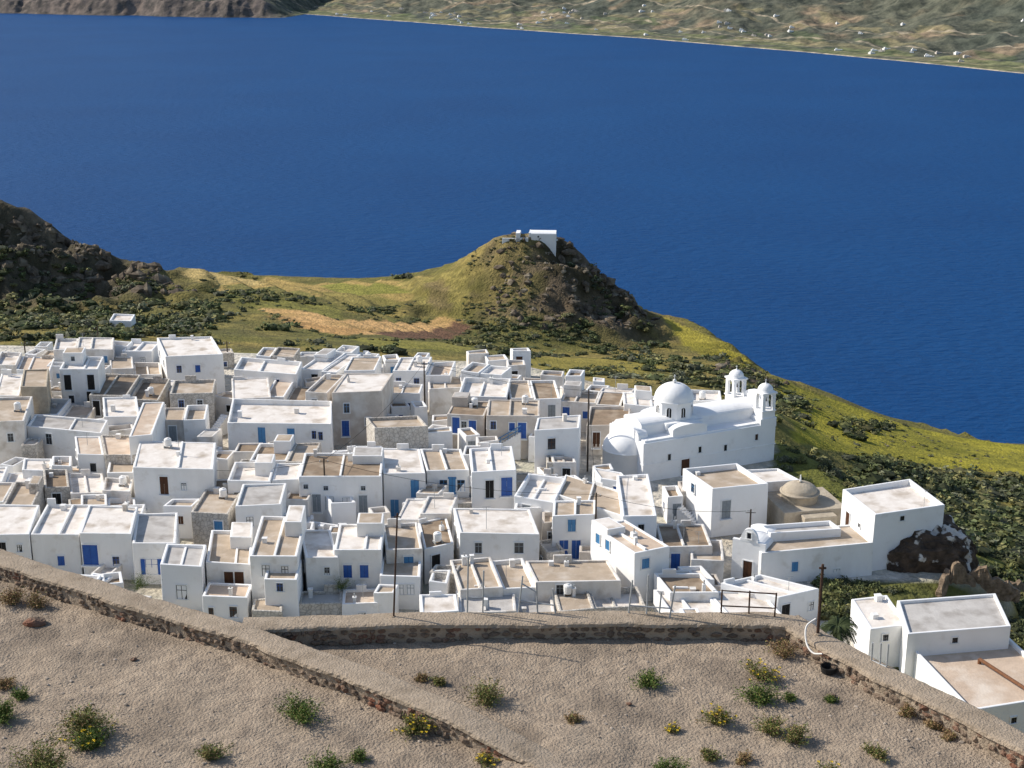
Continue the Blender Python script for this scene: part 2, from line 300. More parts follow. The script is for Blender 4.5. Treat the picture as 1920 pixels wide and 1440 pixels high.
# ---------------------------------------------------------------- houses
ROOF={'w':RW,'t':RT,'g':RG,'b':RB,'r':RR}; WALL={'w':W1,'g':W2,'f':W3,'b':BE,'s':ST,'o':OC}
RN={'w':'limewashed','t':'tan earth','g':'grey cement','b':'brown earth','r':'sandy'}; WN={'w':'whitewashed','g':'weathered white','f':'bright white','b':'beige','s':'rubble-stone','o':'ochre stone'}
def nrm(a): l=math.hypot(*a); return (a[0]/l,a[1]/l)
def opening(P,e,nv,kind,zc,parent,org,w=None,h=None):
    col={'b':BL,'l':LB,'n':BR,'g':GY,'k':DK}[kind[1]]
    mb=MB(); door=kind[0]=='d'
    w=w or (.9 if door else .68); h=h or (2.0 if door else 1.0)
    def bx(u0,u1,z0,z1,o0,o1,mi):
        c0=(P[0]+e[0]*(u0+u1)/2+nv[0]*(o0+o1)/2,P[1]+e[1]*(u0+u1)/2+nv[1]*(o0+o1)/2)
        mb.box(c0,e,nv,abs(u1-u0)/2,abs(o1-o0)/2,z0,z1,mi)
    z0,z1=zc-h/2,zc+h/2; f=.09
    bx(-w/2-f,-w/2,z0,z1+f,-.05,.09,0); bx(w/2,w/2+f,z0,z1+f,-.05,.09,0); bx(-w/2,w/2,z1,z1+f,-.05,.085,0)
    if not door: bx(-w/2-f*1.5,w/2+f*1.5,z0-f,z0,-.05,.14,0)
    else: bx(-w/2-.15,w/2+.15,z0-.14,z0,-.05,.35,0)
    bx(-w/2,w/2,z0,z1,-.05,.012,2)
    if door or kind[0]=='s':
        bx(-w/2+.02,-.012,z0+.02,z1-.02,.0,.045,1); bx(.012,w/2-.02,z0+.02,z1-.02,.0,.045,1)
        for k in (-1,1):
            for a,b_ in ((.08,.45),(.53,.92)):
                bx(k*w/4-w*.14,k*w/4+w*.14,z0+h*a,z0+h*b_,.04,.06,1)
    else:
        bx(-.025,.025,z0,z1,.0,.04,1); bx(-w/2,-w/2+.05,z0,z1,.0,.04,1); bx(w/2-.05,w/2,z0,z1,.0,.04,1); bx(-w/2+.05,w/2-.05,z0+h*.62,z0+h*.62+.05,.005,.035,1)
        bx(-w/2+.05,w/2-.05,z1-.05,z1,.0,.04,1)
        if kind[0]=='o':
            bx(-w/2-.42,-w/2-.02,z0,z1,.1,.14,1); bx(w/2+.02,w/2+.42,z0,z1,.1,.14,1)
    return mb.build('door' if door else 'window',[WF,col,GL],parent,org)
HOUSES=[]
def house(A,B,C,h,roof='w',wall='w',items=None,g=171.0,par=None,label=None,chim=None,auto=True,name='house',world=None,group='flat-roofed houses of the hillside village',twist=True):
    zt=g+h
    if world: a,b_,c_=world
    else: a=at_z(*A,zt); b_=at_z(*B,zt); c_=at_z(*C,zt)
    if not items and twist and not world and auto:
        t=math.radians(U(-8,8)); mx_,my_=(b_[0]+c_[0])/2,(b_[1]+c_[1])/2
        rt=lambda p:(mx_+(p[0]-mx_)*math.cos(t)-(p[1]-my_)*math.sin(t),my_+(p[0]-mx_)*math.sin(t)+(p[1]-my_)*math.cos(t)); a,b_,c_=rt(a),rt(b_),rt(c_)
        if math.dist(a,b_)>5.0:
            f=U(.38,.62); m=(a[0]+(b_[0]-a[0])*f,a[1]+(b_[1]-a[1])*f); m2=(m[0]+(b_[0]-a[0])*.004,m[1]+(b_[1]-a[1])*.004); cc2=(c_[0]+m2[0]-a[0],c_[1]+m2[1]-a[1]); off=U(-.9,.5)
            dd=nrm((c_[0]-a[0],c_[1]-a[1])); sh=U(-.9,.9); m2=(m2[0]+dd[0]*sh,m2[1]+dd[1]*sh); b2=(b_[0]+dd[0]*sh,b_[1]+dd[1]*sh)
            house(None,None,None,h,roof,wall,None,g,par,None,chim,True,name,(a,m,c_),group)
            house(None,None,None,h+off,random.choice([roof,roof,'t','r','b','w']),random.choice([wall,wall,'w','g','s']),None,g,None,None,None,True,name,(m2,b2,cc2),group); return None
    par=par if par is not None else random.choice([.12,.2,.3,.4,.6])
    e=nrm((b_[0]-a[0],b_[1]-a[1])); nin=(-e[1],e[0]); W=math.hypot(b_[0]-a[0],b_[1]-a[1])
    v=(c_[0]-a[0],c_[1]-a[1]); dp=v[0]*nin[0]+v[1]*nin[1]; sk=v[0]*e[0]+v[1]*e[1]; 
    if dp<1.5: dp=1.5
    sk=max(-.75*dp,min(.75*dp,sk)); v=(nin[0]*dp+e[0]*sk,nin[1]*dp+e[1]*sk)
    q=[a,b_,(b_[0]+v[0],b_[1]+v[1]),(a[0]+v[0],a[1]+v[1])]
    cx=sum(p[0] for p in q)/4; cy=sum(p[1] for p in q)/4
    zb=min(min(hz(*p) for p in q),g)-.6; org=(cx,cy,zb)
    E=empty(name,org); th=.26; n_=nrm(v)
    def ins(s,t): return (a[0]+e[0]*s+n_[0]*t,a[1]+e[1]*s+n_[1]*t)
    LV=math.hypot(*v)
    inn=[ins(th,th),ins(W-th,th),ins(W-th,LV-th),ins(th,LV-th)]
    zj=[zt+U(-.09,.09) for _ in range(4)]
    V=[(p[0]+U(-.1,.1),p[1]+U(-.1,.1),zb) for p in q]+[(p[0],p[1],z) for p,z in zip(q,zj)]+[(p[0],p[1],z) for p,z in zip(inn,zj)]+[(p[0],p[1],zt-par-.1) for p in inn]
    Fs=[]
    for i in range(4):
        j=(i+1)%4; Fs+=[(i,j,j+4,i+4),(i+4,j+4,j+8,i+8),(i+8,j+8,j+12,i+12)]
    mb=MB(); mb.add(V,Fs); mb.build('wall',[WALL[wall]],E,org,bevel=.06)
    o_=.03; rf=[ins(th-o_,th-o_),ins(W-th+o_,th-o_),ins(W-th+o_,LV-th+o_),ins(th-o_,LV-th+o_)]
    mb=MB(); mb.prism(rf,zt-par-.25,zt-par); rfo=mb.build('roof',[ROOF[roof]],E,org)
    kinds=[]; nF=(-nin[0],-nin[1]); nL=nrm((-n_[1],n_[0])); 
    if nL[0]*e[0]+nL[1]*e[1]>0: nL=(-nL[0],-nL[1])
    items=list(items or [])
    for it in items:
        face,px,py,kd=it[:4]; w=it[4] if len(it)>4 else None; hh=it[5] if len(it)>5 else None
        d=ray(px,py); 
        if face=='F': nn=nF; ee=e; LL=W
        else: nn=nL; ee=n_; LL=LV
        den=d[0]*nn[0]+d[1]*nn[1]; t=(a[0]*nn[0]+a[1]*nn[1])/den
        X_=(d[0]*t,d[1]*t); zc=CAMZ+d[2]*t; s_=(X_[0]-a[0])*ee[0]+(X_[1]-a[1])*ee[1]
        s_=max(.7,min(LL-.7,s_)); zc=min(zc,zt-.75-(.5 if kd[0]=='d' else 0)); 
        opening((a[0]+ee[0]*s_,a[1]+ee[1]*s_),ee,nn,kd,zc,E,org,w,hh); kinds.append(kd)
    if auto and not items:
        k=max(1,int(W/1.9)); pal=random.choice(['b','b','l','n','g','k','g'])
        for i in range(k):
            if R()<.22: continue
            s_=W*(i+.5+U(-.16,.16))/k
            if s_<.55 or s_>W-.55: continue
            dr=R()<.3 and h>2.8
            kd=('d' if dr else random.choice('wws'))+pal; kinds.append(kd); sz=U(.7,1.1)
            opening((a[0]+e[0]*s_,a[1]+e[1]*s_),e,nF,kd,zt-(1.75 if dr else 1.35+U(0,.35)),E,org,None if dr else .66*sz,None if dr else 1.0*sz)
        if h>4.6:
            for i in range(k):
                if R()<.45: continue
                s_=W*(i+.5)/k
                if .7<s_<W-.7: opening((a[0]+e[0]*s_,a[1]+e[1]*s_),e,nF,random.choice('wd')+pal,zt-4.0,E,org)
    if auto and LV>3.2 and not any(i[0]=='L' for i in items):
        for i in range(1 if LV<5.5 else 2):
            s_=LV*(i+.5)/(1 if LV<5.5 else 2); opening((a[0]+n_[0]*s_,a[1]+n_[1]*s_),n_,nL,'w'+random.choice('bgl'),zt-1.6,E,org,.6,.85)
    if name=='house' and auto and W>3.0 and LV>4.2 and R()<.2 and h>3.8:
        fw=U(.35,.6); sd_=R()<.5; s0=0.02 if sd_ else W*(1-fw)-.02; s1=s0+W*fw; t0=LV*U(.5,.62); hh=U(.5,1.4)
        mb=MB(); P4=[ins(s0,t0),ins(s1,t0),ins(s1,LV-.02),ins(s0,LV-.02)]; mb.prism(P4,zt-par-.02,zt+hh)
        rr=mb.build('rooftop_room',[WALL[wall]],E,org,bevel=.05)
        mb=MB(); mb.prism([ins(s0+.2,t0+.2),ins(s1-.2,t0+.2),ins(s1-.2,LV-.22),ins(s0+.2,LV-.22)],zt+hh-.1,zt+hh+.012); mb.build('roof',[random.choice([RW,RT,RG])],rr,org)
        if hh>1.2: opening(ins((s0+s1)/2,t0),e,nF,'w'+random.choice('bgk'),zt+hh-.75,rr,org,.5,.6)
    elif R()<.5 and W>3 and auto:
        s0=U(0,W*.6); s1=s0+U(.8,W*.35); mb=MB(); mb.prism([ins(s0,LV-.25),ins(min(s1,W-.02),LV-.25),ins(min(s1,W-.02),LV-.01),ins(s0,LV-.01)],zt-.1,zt+U(.25,.7)); mb.build('parapet',[WALL[wall]],E,org,bevel=.04)
    if R()<.4 and W>3.4 and LV>3 and auto:
        s_=W*U(.35,.65); mb=MB(); mb.prism([ins(s_-.11,th-.02),ins(s_+.11,th-.02),ins(s_+.11,LV-th+.02),ins(s_-.11,LV-th+.02)],zt-par-.05,zt-par+U(.12,.3)); mb.build('roof_divider',[WALL[wall]],E,org,bevel=.03)
    k=chim if chim is not None else random.choice([0,0,1,1])
    for i in range(k):
        if W<2.2 or LV<2.2: break
        p=ins(U(.7,W-.7),LV-U(.5,.9) if R()<.6 else U(.7,LV-.7)); s=U(.14,.26); hh=U(.35,.9); mb=MB()
        mb.box(p,e,nin,s,s*U(.8,1.2),zt-par-.02,zt-par+hh,0)
        if R()<.6: mb.box(p,e,nin,s+.05,s+.05,zt-par+hh,zt-par+hh+.07,0)
        if R()<.25: mb.tube((p[0],p[1],zt-par+hh),(p[0],p[1],zt-par+hh+.4),.07,1)
        mb.build('chimney',[W1 if R()<.6 else W2,GA],rfo,org)
    if R()<.10 and W>3 and LV>3 and auto:
        p=ins(U(1,W-1),U(1,LV-1)); mb=MB(); zz=zt-par
        for dx in (-.35,.35): mb.box((p[0]+e[0]*dx,p[1]+e[1]*dx),e,nin,.05,.3,zz,zz+.25,1)
        mb.revolve(p,[(0,zz+.24),(.38,zz+.25),(.4,zz+.5),(.4,zz+.95),(.34,zz+1.05),(.12,zz+1.1),(.12,zz+1.16),(0,zz+1.16)],0,14)
        mb.build('water_tank',[W1,GA],E,org,smooth=False)
    if R()<.25 and W>3 and LV>3:
        p=ins(U(.6,W-.6),U(.8,LV-.6)); mb=MB(); zz=zt-par; H_=U(1.4,2.4); mb.tube((*p,zz),(*p,zz+H_),.025)
        for j in range(3): mb.tube((p[0]-.4+.08*j,p[1],zz+H_-.15*j),(p[0]+.4-.08*j,p[1]+.1,zz+H_-.15*j),.015,0,5)
        mb.build('antenna',[GA],E,org)
    if label is None:
        cn={'b':'blue','l':'light blue','n':'brown','g':'grey','k':'dark'}
        ft=''
        if kinds:
            kk=kinds[0]; ft=' and '+cn[kk[1]]+(' doors' if kk[0]=='d' else ' windows')
        label=('tall ' if h>5.3 else 'low ')+WN[wall]+' house with '+RN[roof]+' roof'+ft
    top(E,label,'house',group)
    HOUSES.append((q,zt)); return E
H=house
H((-60,1003),(55,1003),(-35,945),4.6,'w','w',twist=False)
H((57,1003),(148,1002),(88,945),4.5,'w','w',[('F',115,1051,'sb'),('L',75,1010,'wb')],chim=1)
H((149,998),(246,1000),(166,948),4.9,'w','w',[('F',170,1040,'db',1.5,2.1),('F',218,1052,'wb')])
H((248,1020),(330,1020),(256,962),4.2,'g','w',[('F',285,1062,'ob',1.2,1.6)])
H((300,1058),(378,1062),(312,1018),4.6,'g','f',[('F',341,1110,'wk',1.0,1.4)])
H((386,1055),(470,1057),(396,992),4.0,'t','w',[('F',430,1090,'dn'),('F',449,1090,'dn')])
H((470,1042),(560,1042),(488,968),5.8,'t','w',[])
H((495,1085),(557,1088),(506,1045),4.3,'t','f',[('F',525,1100,'wb',.6,.8)],chim=2)
H((380,1118),(466,1120),(388,1092),2.4,'r','f')
H((558,1130),(706,1130),(566,1106),1.7,'g','s')
H((565,1045),(625,1047),(570,990),4.8,'w','w')
H((626,1030),(715,1030),(636,982),5.4,'w','w',[('F',652,1071,'sb',.8,1.3),('F',683,1071,'sb',.8,1.3)])
H((716,1030),(785,1030),(724,980),4.6,'t','g')
H((712,1078),(788,1080),(716,1045),3.4,'t','f',[('F',750,1105,'wg'),('F',770,1105,'wg')])
H((787,1030),(845,1020),(790,978),3.6,'b','w')
H((862,999),(1012,1001),(850,952),4.6,'w','w',[('F',897,1027,'wg',.7,1.1),('F',973,1027,'wg',.9,1.1)],chim=1)
H((855,1102),(1000,1100),(850,1046),3.0,'t','g',chim=2)
H((858,1146),(1040,1146),(862,1106),2.2,'g','g',chim=2)
H((786,1147),(857,1147),(790,1114),2.5,'w','f')
H((1005,1092),(1165,1090),(985,1052),3.2,'t','g',[('F',1050,1080,'wg')],chim=2)
H((1044,1142),(1210,1140),(1040,1100),2.2,'t','s',chim=2)
H((1190,1036),(1256,1024),(1108,985),5.2,'r','f',[('F',1210,1056,'sl',.8,1.0),('L',1122,1010,'sl',.7,1),('L',1140,1022,'sl',.7,1)],chim=2,label='bright white house with stained roof and blue shutters')
H((1262,1112),(1352,1108),(1222,1078),3.0,'b','w')
H((1262,1152),(1470,1150),(1222,1110),2.4,'w','f',chim=2)
H((1455,1122),(1536,1108),(1352,1088),3.0,'w','f')
H((1235,1022),(1330,1026),(1235,980),3.2,'b','g',chim=1)
H((1300,1050),(1362,1050),(1290,1010),2.6,'t','g')
H((-30,790),(45,788),(-10,745),6.2,'t','g',[('F',20,820,'wg')])
H((50,798),(190,812),(66,775),5.0,'g','w',[('F',92,823,'wg',.8,1.3)])
H((80,912),(192,912),(86,878),3.6,'b','s')
H((192,920),(246,922),(196,896),3.6,'w','g')
H((249,876),(400,880),(262,825),6.3,'w','w',[('F',308,910,'dn'),('F',345,912,'wg',.6,.8)],chim=1,label='large whitewashed house with a small brown door')
H((140,850),(247,856),(150,815),4.6,'r','w')
H((256,818),(300,814),(254,756),7.0,'r','w',[],chim=0)
H((302,788),(388,786),(306,764),5.0,'t','b')
H((-10,742),(84,742),(2,700),4.8,'w','w')
H((38,725),(88,725),(44,692),7.2,'t','o',[],chim=0,auto=False)
H((110,692),(182,692),(126,668),7.4,'w','w')
H((97,654),(205,657),(112,632),5.0,'w','g')
H((230,658),(288,658),(242,640),3.8,'w','f')
H((310,668),(418,664),(294,633),5.6,'w','w',[('F',336,692,'wb'),('F',371,691,'sb')])
H((172,742),(306,742),(186,702),4.6,'b','s')
H((318,738),(400,736),(326,712),5.2,'t','s',[('F',340,757,'wb'),('F',375,757,'wg')])
H((190,782),(256,782),(198,744),4.6,'w','w')
H((60,778),(165,778),(74,748),3.8,'g','w')
H((200,886),(252,886),(205,862),4.0,'t','w')
H((-10,684),(95,688),(0,660),4.0,'w','g')
H((205,690),(300,692),(208,668),3.6,'t','g')
H((40,880),(130,884),(48,858),3.4,'w','w')
H((-30,942),(72,940),(-20,905),3.8,'t','g')
H((-40,905),(55,900),(-30,878),3.2,'w','w')
H((150,945),(250,948),(156,925),3.2,'t','w')
H((438,692),(556,702),(452,668),5.0,'w','w',[('F',470,715,'wb'),('F',520,718,'wb')])
H((480,667),(552,670),(492,650),3.8,'t','w')
H((566,692),(640,692),(602,662),4.2,'w','w')
H((642,694),(700,694),(662,668),4.6,'t','w')
H((428,746),(500,746),(442,708),4.5,'w','g')
H((502,744),(578,746),(508,712),4.0,'r','w')
H((622,736),(716,734),(648,700),6.8,'w','b',[('F',650,765,'wl',.7,1.2),('F',648,803,'db'),('F',690,790,'wg')])
H((577,736),(619,736),(603,702),6.0,'t','g')
H((426,792),(622,796),(436,748),5.4,'w','w',[('F',491,816,'dl'),('F',546,818,'dl'),('F',590,815,'wb'),('F',600,817,'wb')],chim=2)
H((702,803),(803,799),(686,782),5.4,'t','s',[],chim=0,label='rubble-stone house with tan earth flat roof',auto=False,twist=False)
H((742,697),(850,692),(744,672),5.0,'w','w')
H((716,737),(786,739),(726,718),4.2,'t','w')
H((866,697),(945,702),(880,680),5.0,'t','w')
H((858,742),(950,744),(870,708),5.0,'w','w',[('F',875,755,'wn'),('F',890,755,'wn')])
H((952,745),(1046,747),(955,712),4.6,'t','g')
H((838,776),(908,779),(852,750),5.0,'b','b',[('F',855,797,'db'),('F',886,803,'db'),('F',870,797,'wg')])
H((912,779),(1012,781),(916,748),5.4,'t','b',[('F',979,807,'db',1,2),('F',960,800,'sb'),('F',925,797,'wb')])
H((1002,808),(1086,802),(1008,783),6.6,'g','f',[('F',1034,832,'wn',.9,1.3)],chim=1)
H((1050,752),(1165,757),(1060,730),4.0,'t','g')
H((1100,797),(1180,797),(1106,762),3.8,'b','b',[('F',1118,825,'dn')])
H((1168,757),(1222,762),(1170,735),4.4,'w','w')
H((1120,742),(1230,745),(1128,726),3.4,'w','g')
H((1290,750),(1350,752),(1296,730),4.6,'w','w')
H((800,728),(866,728),(806,706),3.6,'t','g')
H((628,660),(700,664),(640,648),3.2,'w','w')
H((426,902),(558,902),(440,865),5.2,'w','w')
H((470,864),(592,862),(482,832),4.4,'b','w')
H((560,892),(715,892),(571,850),5.8,'b','w',[('F',571,943,'sg',.9,1.6),('F',594,943,'dg'),('F',618,943,'wg',.9,1.5),('F',651,945,'wg',1,1.5),('F',681,945,'dg'),('F',571,912,'wg',.5,.5),('F',611,915,'wg',.5,.5),('F',681,915,'wg',.5,.5)],chim=2,label='large white house with rows of grey windows')
H((720,887),(799,887),(711,840),5.4,'w','w')
H((800,882),(880,882),(788,842),5.3,'t','w',[('F',832,910,'wl',.9,1.3),('F',848,910,'dl'),('F',864,910,'wl',.9,1.3)])
H((884,886),(968,882),(880,840),5.8,'w','f',[('F',918,917,'dk',.9,2),('F',950,912,'db',1.2,2.1)])
H((362,962),(434,964),(382,915),4.0,'t','s')
H((440,950),(526,946),(456,908),5.2,'g','w')
H((750,975),(850,972),(756,937),3.8,'w','g')
H((968,932),(1045,940),(984,888),4.8,'w','f',[],chim=0)
H((1046,928),(1166,968),(1060,888),4.6,'t','w',[],chim=1,twist=False)
H((1168,968),(1232,966),(1156,890),5.4,'w','f')
H((1036,967),(1118,966),(1038,938),5.2,'t','f',[('F',1072,985,'sl',.8,1.3),('F',1057,1030,'db'),('F',1080,1030,'db')])
H((964,955),(1035,950),(972,925),4.0,'w','w')
H((1125,895),(1180,905),(1110,875),3.6,'w','f',chim=0)
H((1336,917),(1441,905),(1280,879),5.4,'t','f',[('F',1361,955,'dg',1,2),('L',1300,915,'wl')],chim=1,auto=False)
H((1430,905),(1500,900),(1390,882),3.8,'w','w',twist=False,chim=0)
H((1428,1036),(1638,1018),(1392,1000),3.4,'t','w',[('F',1490,1062,'sl'),('F',1568,1075,'wg')],chim=0,auto=False,label='long low white courtyard building with tan roof')
H((1445,1000),(1578,990),(1425,985),4.2,'g','f',[],chim=0,auto=False)
H((1641,966),(1772,946),(1580,917),6.0,'w','f',[('L',1590,975,'dn',.8,1.7),('F',1692,960,'wk',.5,.5),('L',1612,985,'wk',.4,.4)],chim=0,par=.5,auto=False,label='bright white cube building perched on a dark rock outcrop')
H((1632,1178),(1702,1172),(1596,1122),3.8,'w','f',[('F',1660,1195,'wk',.5,.6)],chim=2,auto=False)
H((1702,1188),(1896,1172),(1682,1126),4.4,'g','f',[('F',1790,1200,'wk',.5,.5)],chim=0,par=.25,auto=False)
H((1820,1332),(2010,1300),(1696,1202),2.6,'r','f',[('F',1900,1350,'wk',.5,.5)],chim=0,par=.4,auto=False,label='white terrace house with sandy roof and white parapet')
d=hit(226,612); zz=hz(*d)
H((205,600),(246,601),(213,588),2.6,'w','f',[('F',228,604,'wk',.5,.6)],g=zz+.3,chim=0,auto=False,label='lone small white hut among dark shrubs')
yaw=math.radians(24.7); e1=(math.cos(yaw),math.sin(yaw)); e2=(-e1[1],e1[0]); o0=at_z(1205,905,171)
def chl(x,y): return ((x-o0[0])*e1[0]+(y-o0[1])*e1[1],(x-o0[0])*e2[0]+(y-o0[1])*e2[1])
def inside(x,y):
    for q,zt in HOUSES:
        if inp(x,y,q): return True
    return False
cnt=0;tr=0
while cnt<150 and tr<9000:
    tr+=1; y=U(114,203); x=U(-.375*y,.2*y)
    if x>34 or y>float(np.interp(x,[-80,0,10,20,30,36],[204,196,186,172,160,150])): continue
    s,t=chl(x,y)
    if -6<s<21 and -9<t<11: continue
    if x>22 and y<150: continue
    if inside(x,y): continue
    Wx=U(1.5,3.4); Dy=U(1.6,3.4); an=U(-.3,.35); e_=(math.cos(an),math.sin(an)); h_=U(1.6,3.2) if y<128 else U(2.2,4.2)
    a=(x-e_[0]*Wx/2+e_[1]*Dy/2,y-e_[1]*Wx/2-e_[0]*Dy/2); b_=(a[0]+e_[0]*Wx,a[1]+e_[1]*Wx); c_=(a[0]-e_[1]*Dy+e_[0]*U(-.4,.4),a[1]+e_[0]*Dy)
    house(None,None,None,h_,random.choice('wwtttgbbr'),random.choice('wwwfggsb'),world=(a,b_,c_),chim=random.choice([0,0,0,1]),name='outbuilding',group='small outbuildings between the village houses')
    cnt+=1
# ---------------------------------------------------------------- main church
def L2W(o,e1,e2): return lambda s,t:(o[0]+e1[0]*s+e2[0]*t,o[1]+e1[1]*s+e2[1]*t)
C_=L2W(o0,e1,e2); g=171; org=(*C_(9,4),g)
ch=empty('church',org)
def bxl(mb,s0,s1,t0,t1,z0,z1,mi=0): mb.prism([C_(s0,t0),C_(s1,t0),C_(s1,t1),C_(s0,t1)],z0,z1,mi)
def vault(mb,s0,s1,t0,t1,z,rise,axis='s',mi=0,n=14):
    V=[];
    for k,s in enumerate((s0,s1)):
        for i in range(n+1):
            a=math.pi*i/n; t=(t0+t1)/2-math.cos(a)*(t1-t0)/2; V.append((*C_(s,t),z+rise*math.sin(a))) if axis=='s' else V.append((*C_(t,s),z+rise*math.sin(a)))
    f=[(i,i+1,i+n+2,i+n+1) for i in range(n)]+[tuple(range(n+1)),tuple(range(2*n+1,n,-1))]
    mb.add(V,f,mi)
mb=MB(); bxl(mb,0,18,0,8.2,g-2,g+4.7); mb.build('wall',[W3],ch,org,bevel=.08)
mb=MB(); bxl(mb,.25,17.75,.25,7.95,g+4.65,g+4.9); bxl(mb,.8,17.6,2.0,6.2,g+4.8,g+6.0); vault(mb,.8,17.6,2.0,6.2,g+5.95,.7)
bxl(mb,4.0,8.6,.3,7.9,g+4.8,g+5.6); vault(mb,.3,7.9,4.0,8.6,g+5.55,.5,'t')
bxl(mb,3.8,8.8,1.5,6.7,g+5.3,g+6.05); rf=mb.build('roof',[W3],ch,org,bevel=.05)
DR=2.3
mb=MB(); dc=C_(6.3,4.1); oct_=[(dc[0]+DR*math.cos(yaw+math.pi/8+i*math.pi/4),dc[1]+DR*math.sin(yaw+math.pi/8+i*math.pi/4)) for i in range(8)]
mb.prism(oct_,g+5.6,g+8.0); oc2=[(dc[0]+(DR+.15)*math.cos(yaw+math.pi/8+i*math.pi/4),dc[1]+(DR+.15)*math.sin(yaw+math.pi/8+i*math.pi/4)) for i in range(8)]; mb.prism(oc2,g+8.0,g+8.15)
mb.build('drum',[W3],ch,org)
for i in range(8):
    an=yaw+i*math.pi/4; nv=(math.cos(an),math.sin(an)); ee=(-nv[1],nv[0]); ap=DR*math.cos(math.pi/8); P=(dc[0]+nv[0]*ap,dc[1]+nv[1]*ap)
    mb=MB(); V=[(P[0]+ee[0]*u+nv[0]*.02,P[1]+ee[1]*u+nv[1]*.02,z) for u,z in [(-.27,g+6.4),(.27,g+6.4),(.27,g+7.3)]+[(.27*math.cos(a),g+7.3+.27*math.sin(a)) for a in (math.pi/4,math.pi/2,3*math.pi/4)]+[(-.27,g+7.3)]]
    mb.add(V,[tuple(range(len(V)))],0)
    for u,w in ((-.31,.035),(.31,.035)): mb.box((P[0]+ee[0]*u+nv[0]*.03,P[1]+ee[1]*u+nv[1]*.03),ee,nv,w,.06,g+6.35,g+7.4,1)
    mb.box((P[0]+nv[0]*.05,P[1]+nv[1]*.05),ee,nv,.38,.08,g+6.3,g+6.38,1)
    mb.box((P[0]+nv[0]*.04,P[1]+nv[1]*.04),ee,nv,.03,.03,g+6.4,g+7.5,1)
    mb.build('drum_window',[DK,W3],ch,org)
mb=MB(); r=DR; prof=[(r+.05,g+8.14)]+[(r*math.cos(a),g+8.2+1.85*math.sin(a)) for a in np.linspace(0,math.pi/2*.97,14)]+[(.16,g+10.05),(.16,g+10.25),(.24,g+10.3),(.1,g+10.45),(0,g+10.47)]
mb.revolve(dc,prof,0,36); mb.build('dome',[W3],ch,org,smooth=True)
def cross(c,z,parent,org,s=.5):
    mb=MB(); mb.tube((c[0],c[1],z),(c[0],c[1],z+s),.03); mb.tube((c[0]-e1[0]*s*.3,c[1]-e1[1]*s*.3,z+s*.65),(c[0]+e1[0]*s*.3,c[1]+e1[1]*s*.3,z+s*.65),.03); mb.build('cross',[W3],parent,org)
cross(dc,g+10.45,ch,org,.6)
mb=MB(); ac=C_(.05,4.1); prof=[(2.75,g-2),(2.75,g+2.9),(2.83,g+2.92),(2.83,g+3.0),(2.75,g+3.02)]+[(2.75*math.cos(a),g+3.0+2.2*math.sin(a)) for a in np.linspace(.05,math.pi/2,12)]
mb.revolve(ac,prof,0,24,yaw+math.pi/2,yaw+1.5*math.pi); mb.build('apse',[W3],ch,org,smooth=True)
mb=MB(); bxl(mb,-.02,1.2,1.2,7.0,g+4.5,g+5.2); vault(mb,-.02,1.2,1.2,7.0,g+5.15,.95); mb.build('gable',[W3],ch,org)
def belltower(s,t,z0):
    mb=MB(); w=.90; op=.20
    bxl(mb,s-w-.12,s+w+.12,t-w-.12,t+w+.12,g+4.2,z0+.7); bxl(mb,s-w,s+w,t-w,t+w,z0+.55,z0+1.6); bxl(mb,s-w-.1,s+w+.1,t-w-.1,t+w+.1,z0+1.6,z0+1.73)
    for a,b_ in ((-1,-1),(1,-1),(1,1),(-1,1)):
        bxl(mb,s+a*(w-op)-op,s+a*(w-op)+op,t+b_*(w-op)-op,t+b_*(w-op)+op,z0+1.73,z0+3.75)
    for k in range(4):
        cs,sn=[(1,0),(0,1),(-1,0),(0,-1)][k]
        n=8; r0=w-2*op
        for i in range(n):
            a0=math.pi*i/n;a1=math.pi*(i+1)/n
            V=[]
            for dd in (w-2*op+.03,w-.01):
                for (u,z) in [(r0*math.cos(a0),z0+3.2+r0*math.sin(a0)),(r0*math.cos(a0),z0+3.8),(r0*math.cos(a1),z0+3.8),(r0*math.cos(a1),z0+3.2+r0*math.sin(a1))]:
                    S_=cs*dd-sn*u; T_=sn*dd+cs*u; V.append((*C_(s+S_,t+T_),z))
            mb.add(V,[(0,1,2,3),(7,6,5,4),(0,3,7,4),(1,5,6,2),(0,4,5,1),(3,2,6,7)])
    bxl(mb,s-w-.13,s+w+.13,t-w-.13,t+w+.13,z0+3.74,z0+3.92)
    tw=mb.build('bell_tower',[W3],ch,org)
    c0=C_(s,t); mb=MB(); mb.revolve(c0,[(.94,z0+3.91),(.94,z0+4.02)]+[(.92*math.cos(a),z0+4.02+.84*math.sin(a)) for a in np.linspace(0,math.pi/2*.95,9)]+[(.06,z0+4.9),(.1,z0+4.98),(0,z0+5.08)],0,20); mb.build('cupola',[W3],tw,org,smooth=True)
    mb=MB(); mb.revolve(c0,[(.05,z0+3.4),(.1,z0+3.28),(.17,z0+3.1),(.2,z0+2.85),(.27,z0+2.7),(0,z0+2.75)],0,14); mb.tube((*c0,z0+3.35),(*c0,z0+3.8),.03); mb.build('bell',[RU],tw,org,smooth=True)
    cross(c0,z0+5.0,tw,org,.4)
belltower(16.95,1.0,g+4.6); belltower(16.95,7.2,g+4.6)
mb=MB(); bxl(mb,17.3,18.02,1.6,6.5,g+4.4,g+6.6); vault(mb,17.3,18.02,2.3,5.9,g+6.55,1.1); bxl(mb,15.8,18.03,-.03,8.23,g+4.3,g+5.4); mb.build('facade_gable',[W3],ch,org)
nF=(-e2[0],-e2[1])
for s,z in ((3.4,2.6),(7.5,2.9),(11,2.6),(15.3,3.3)): opening(C_(s,0),e1,nF,'wk' if s<14 else 'wn',g+z,ch,org,.4,.75)
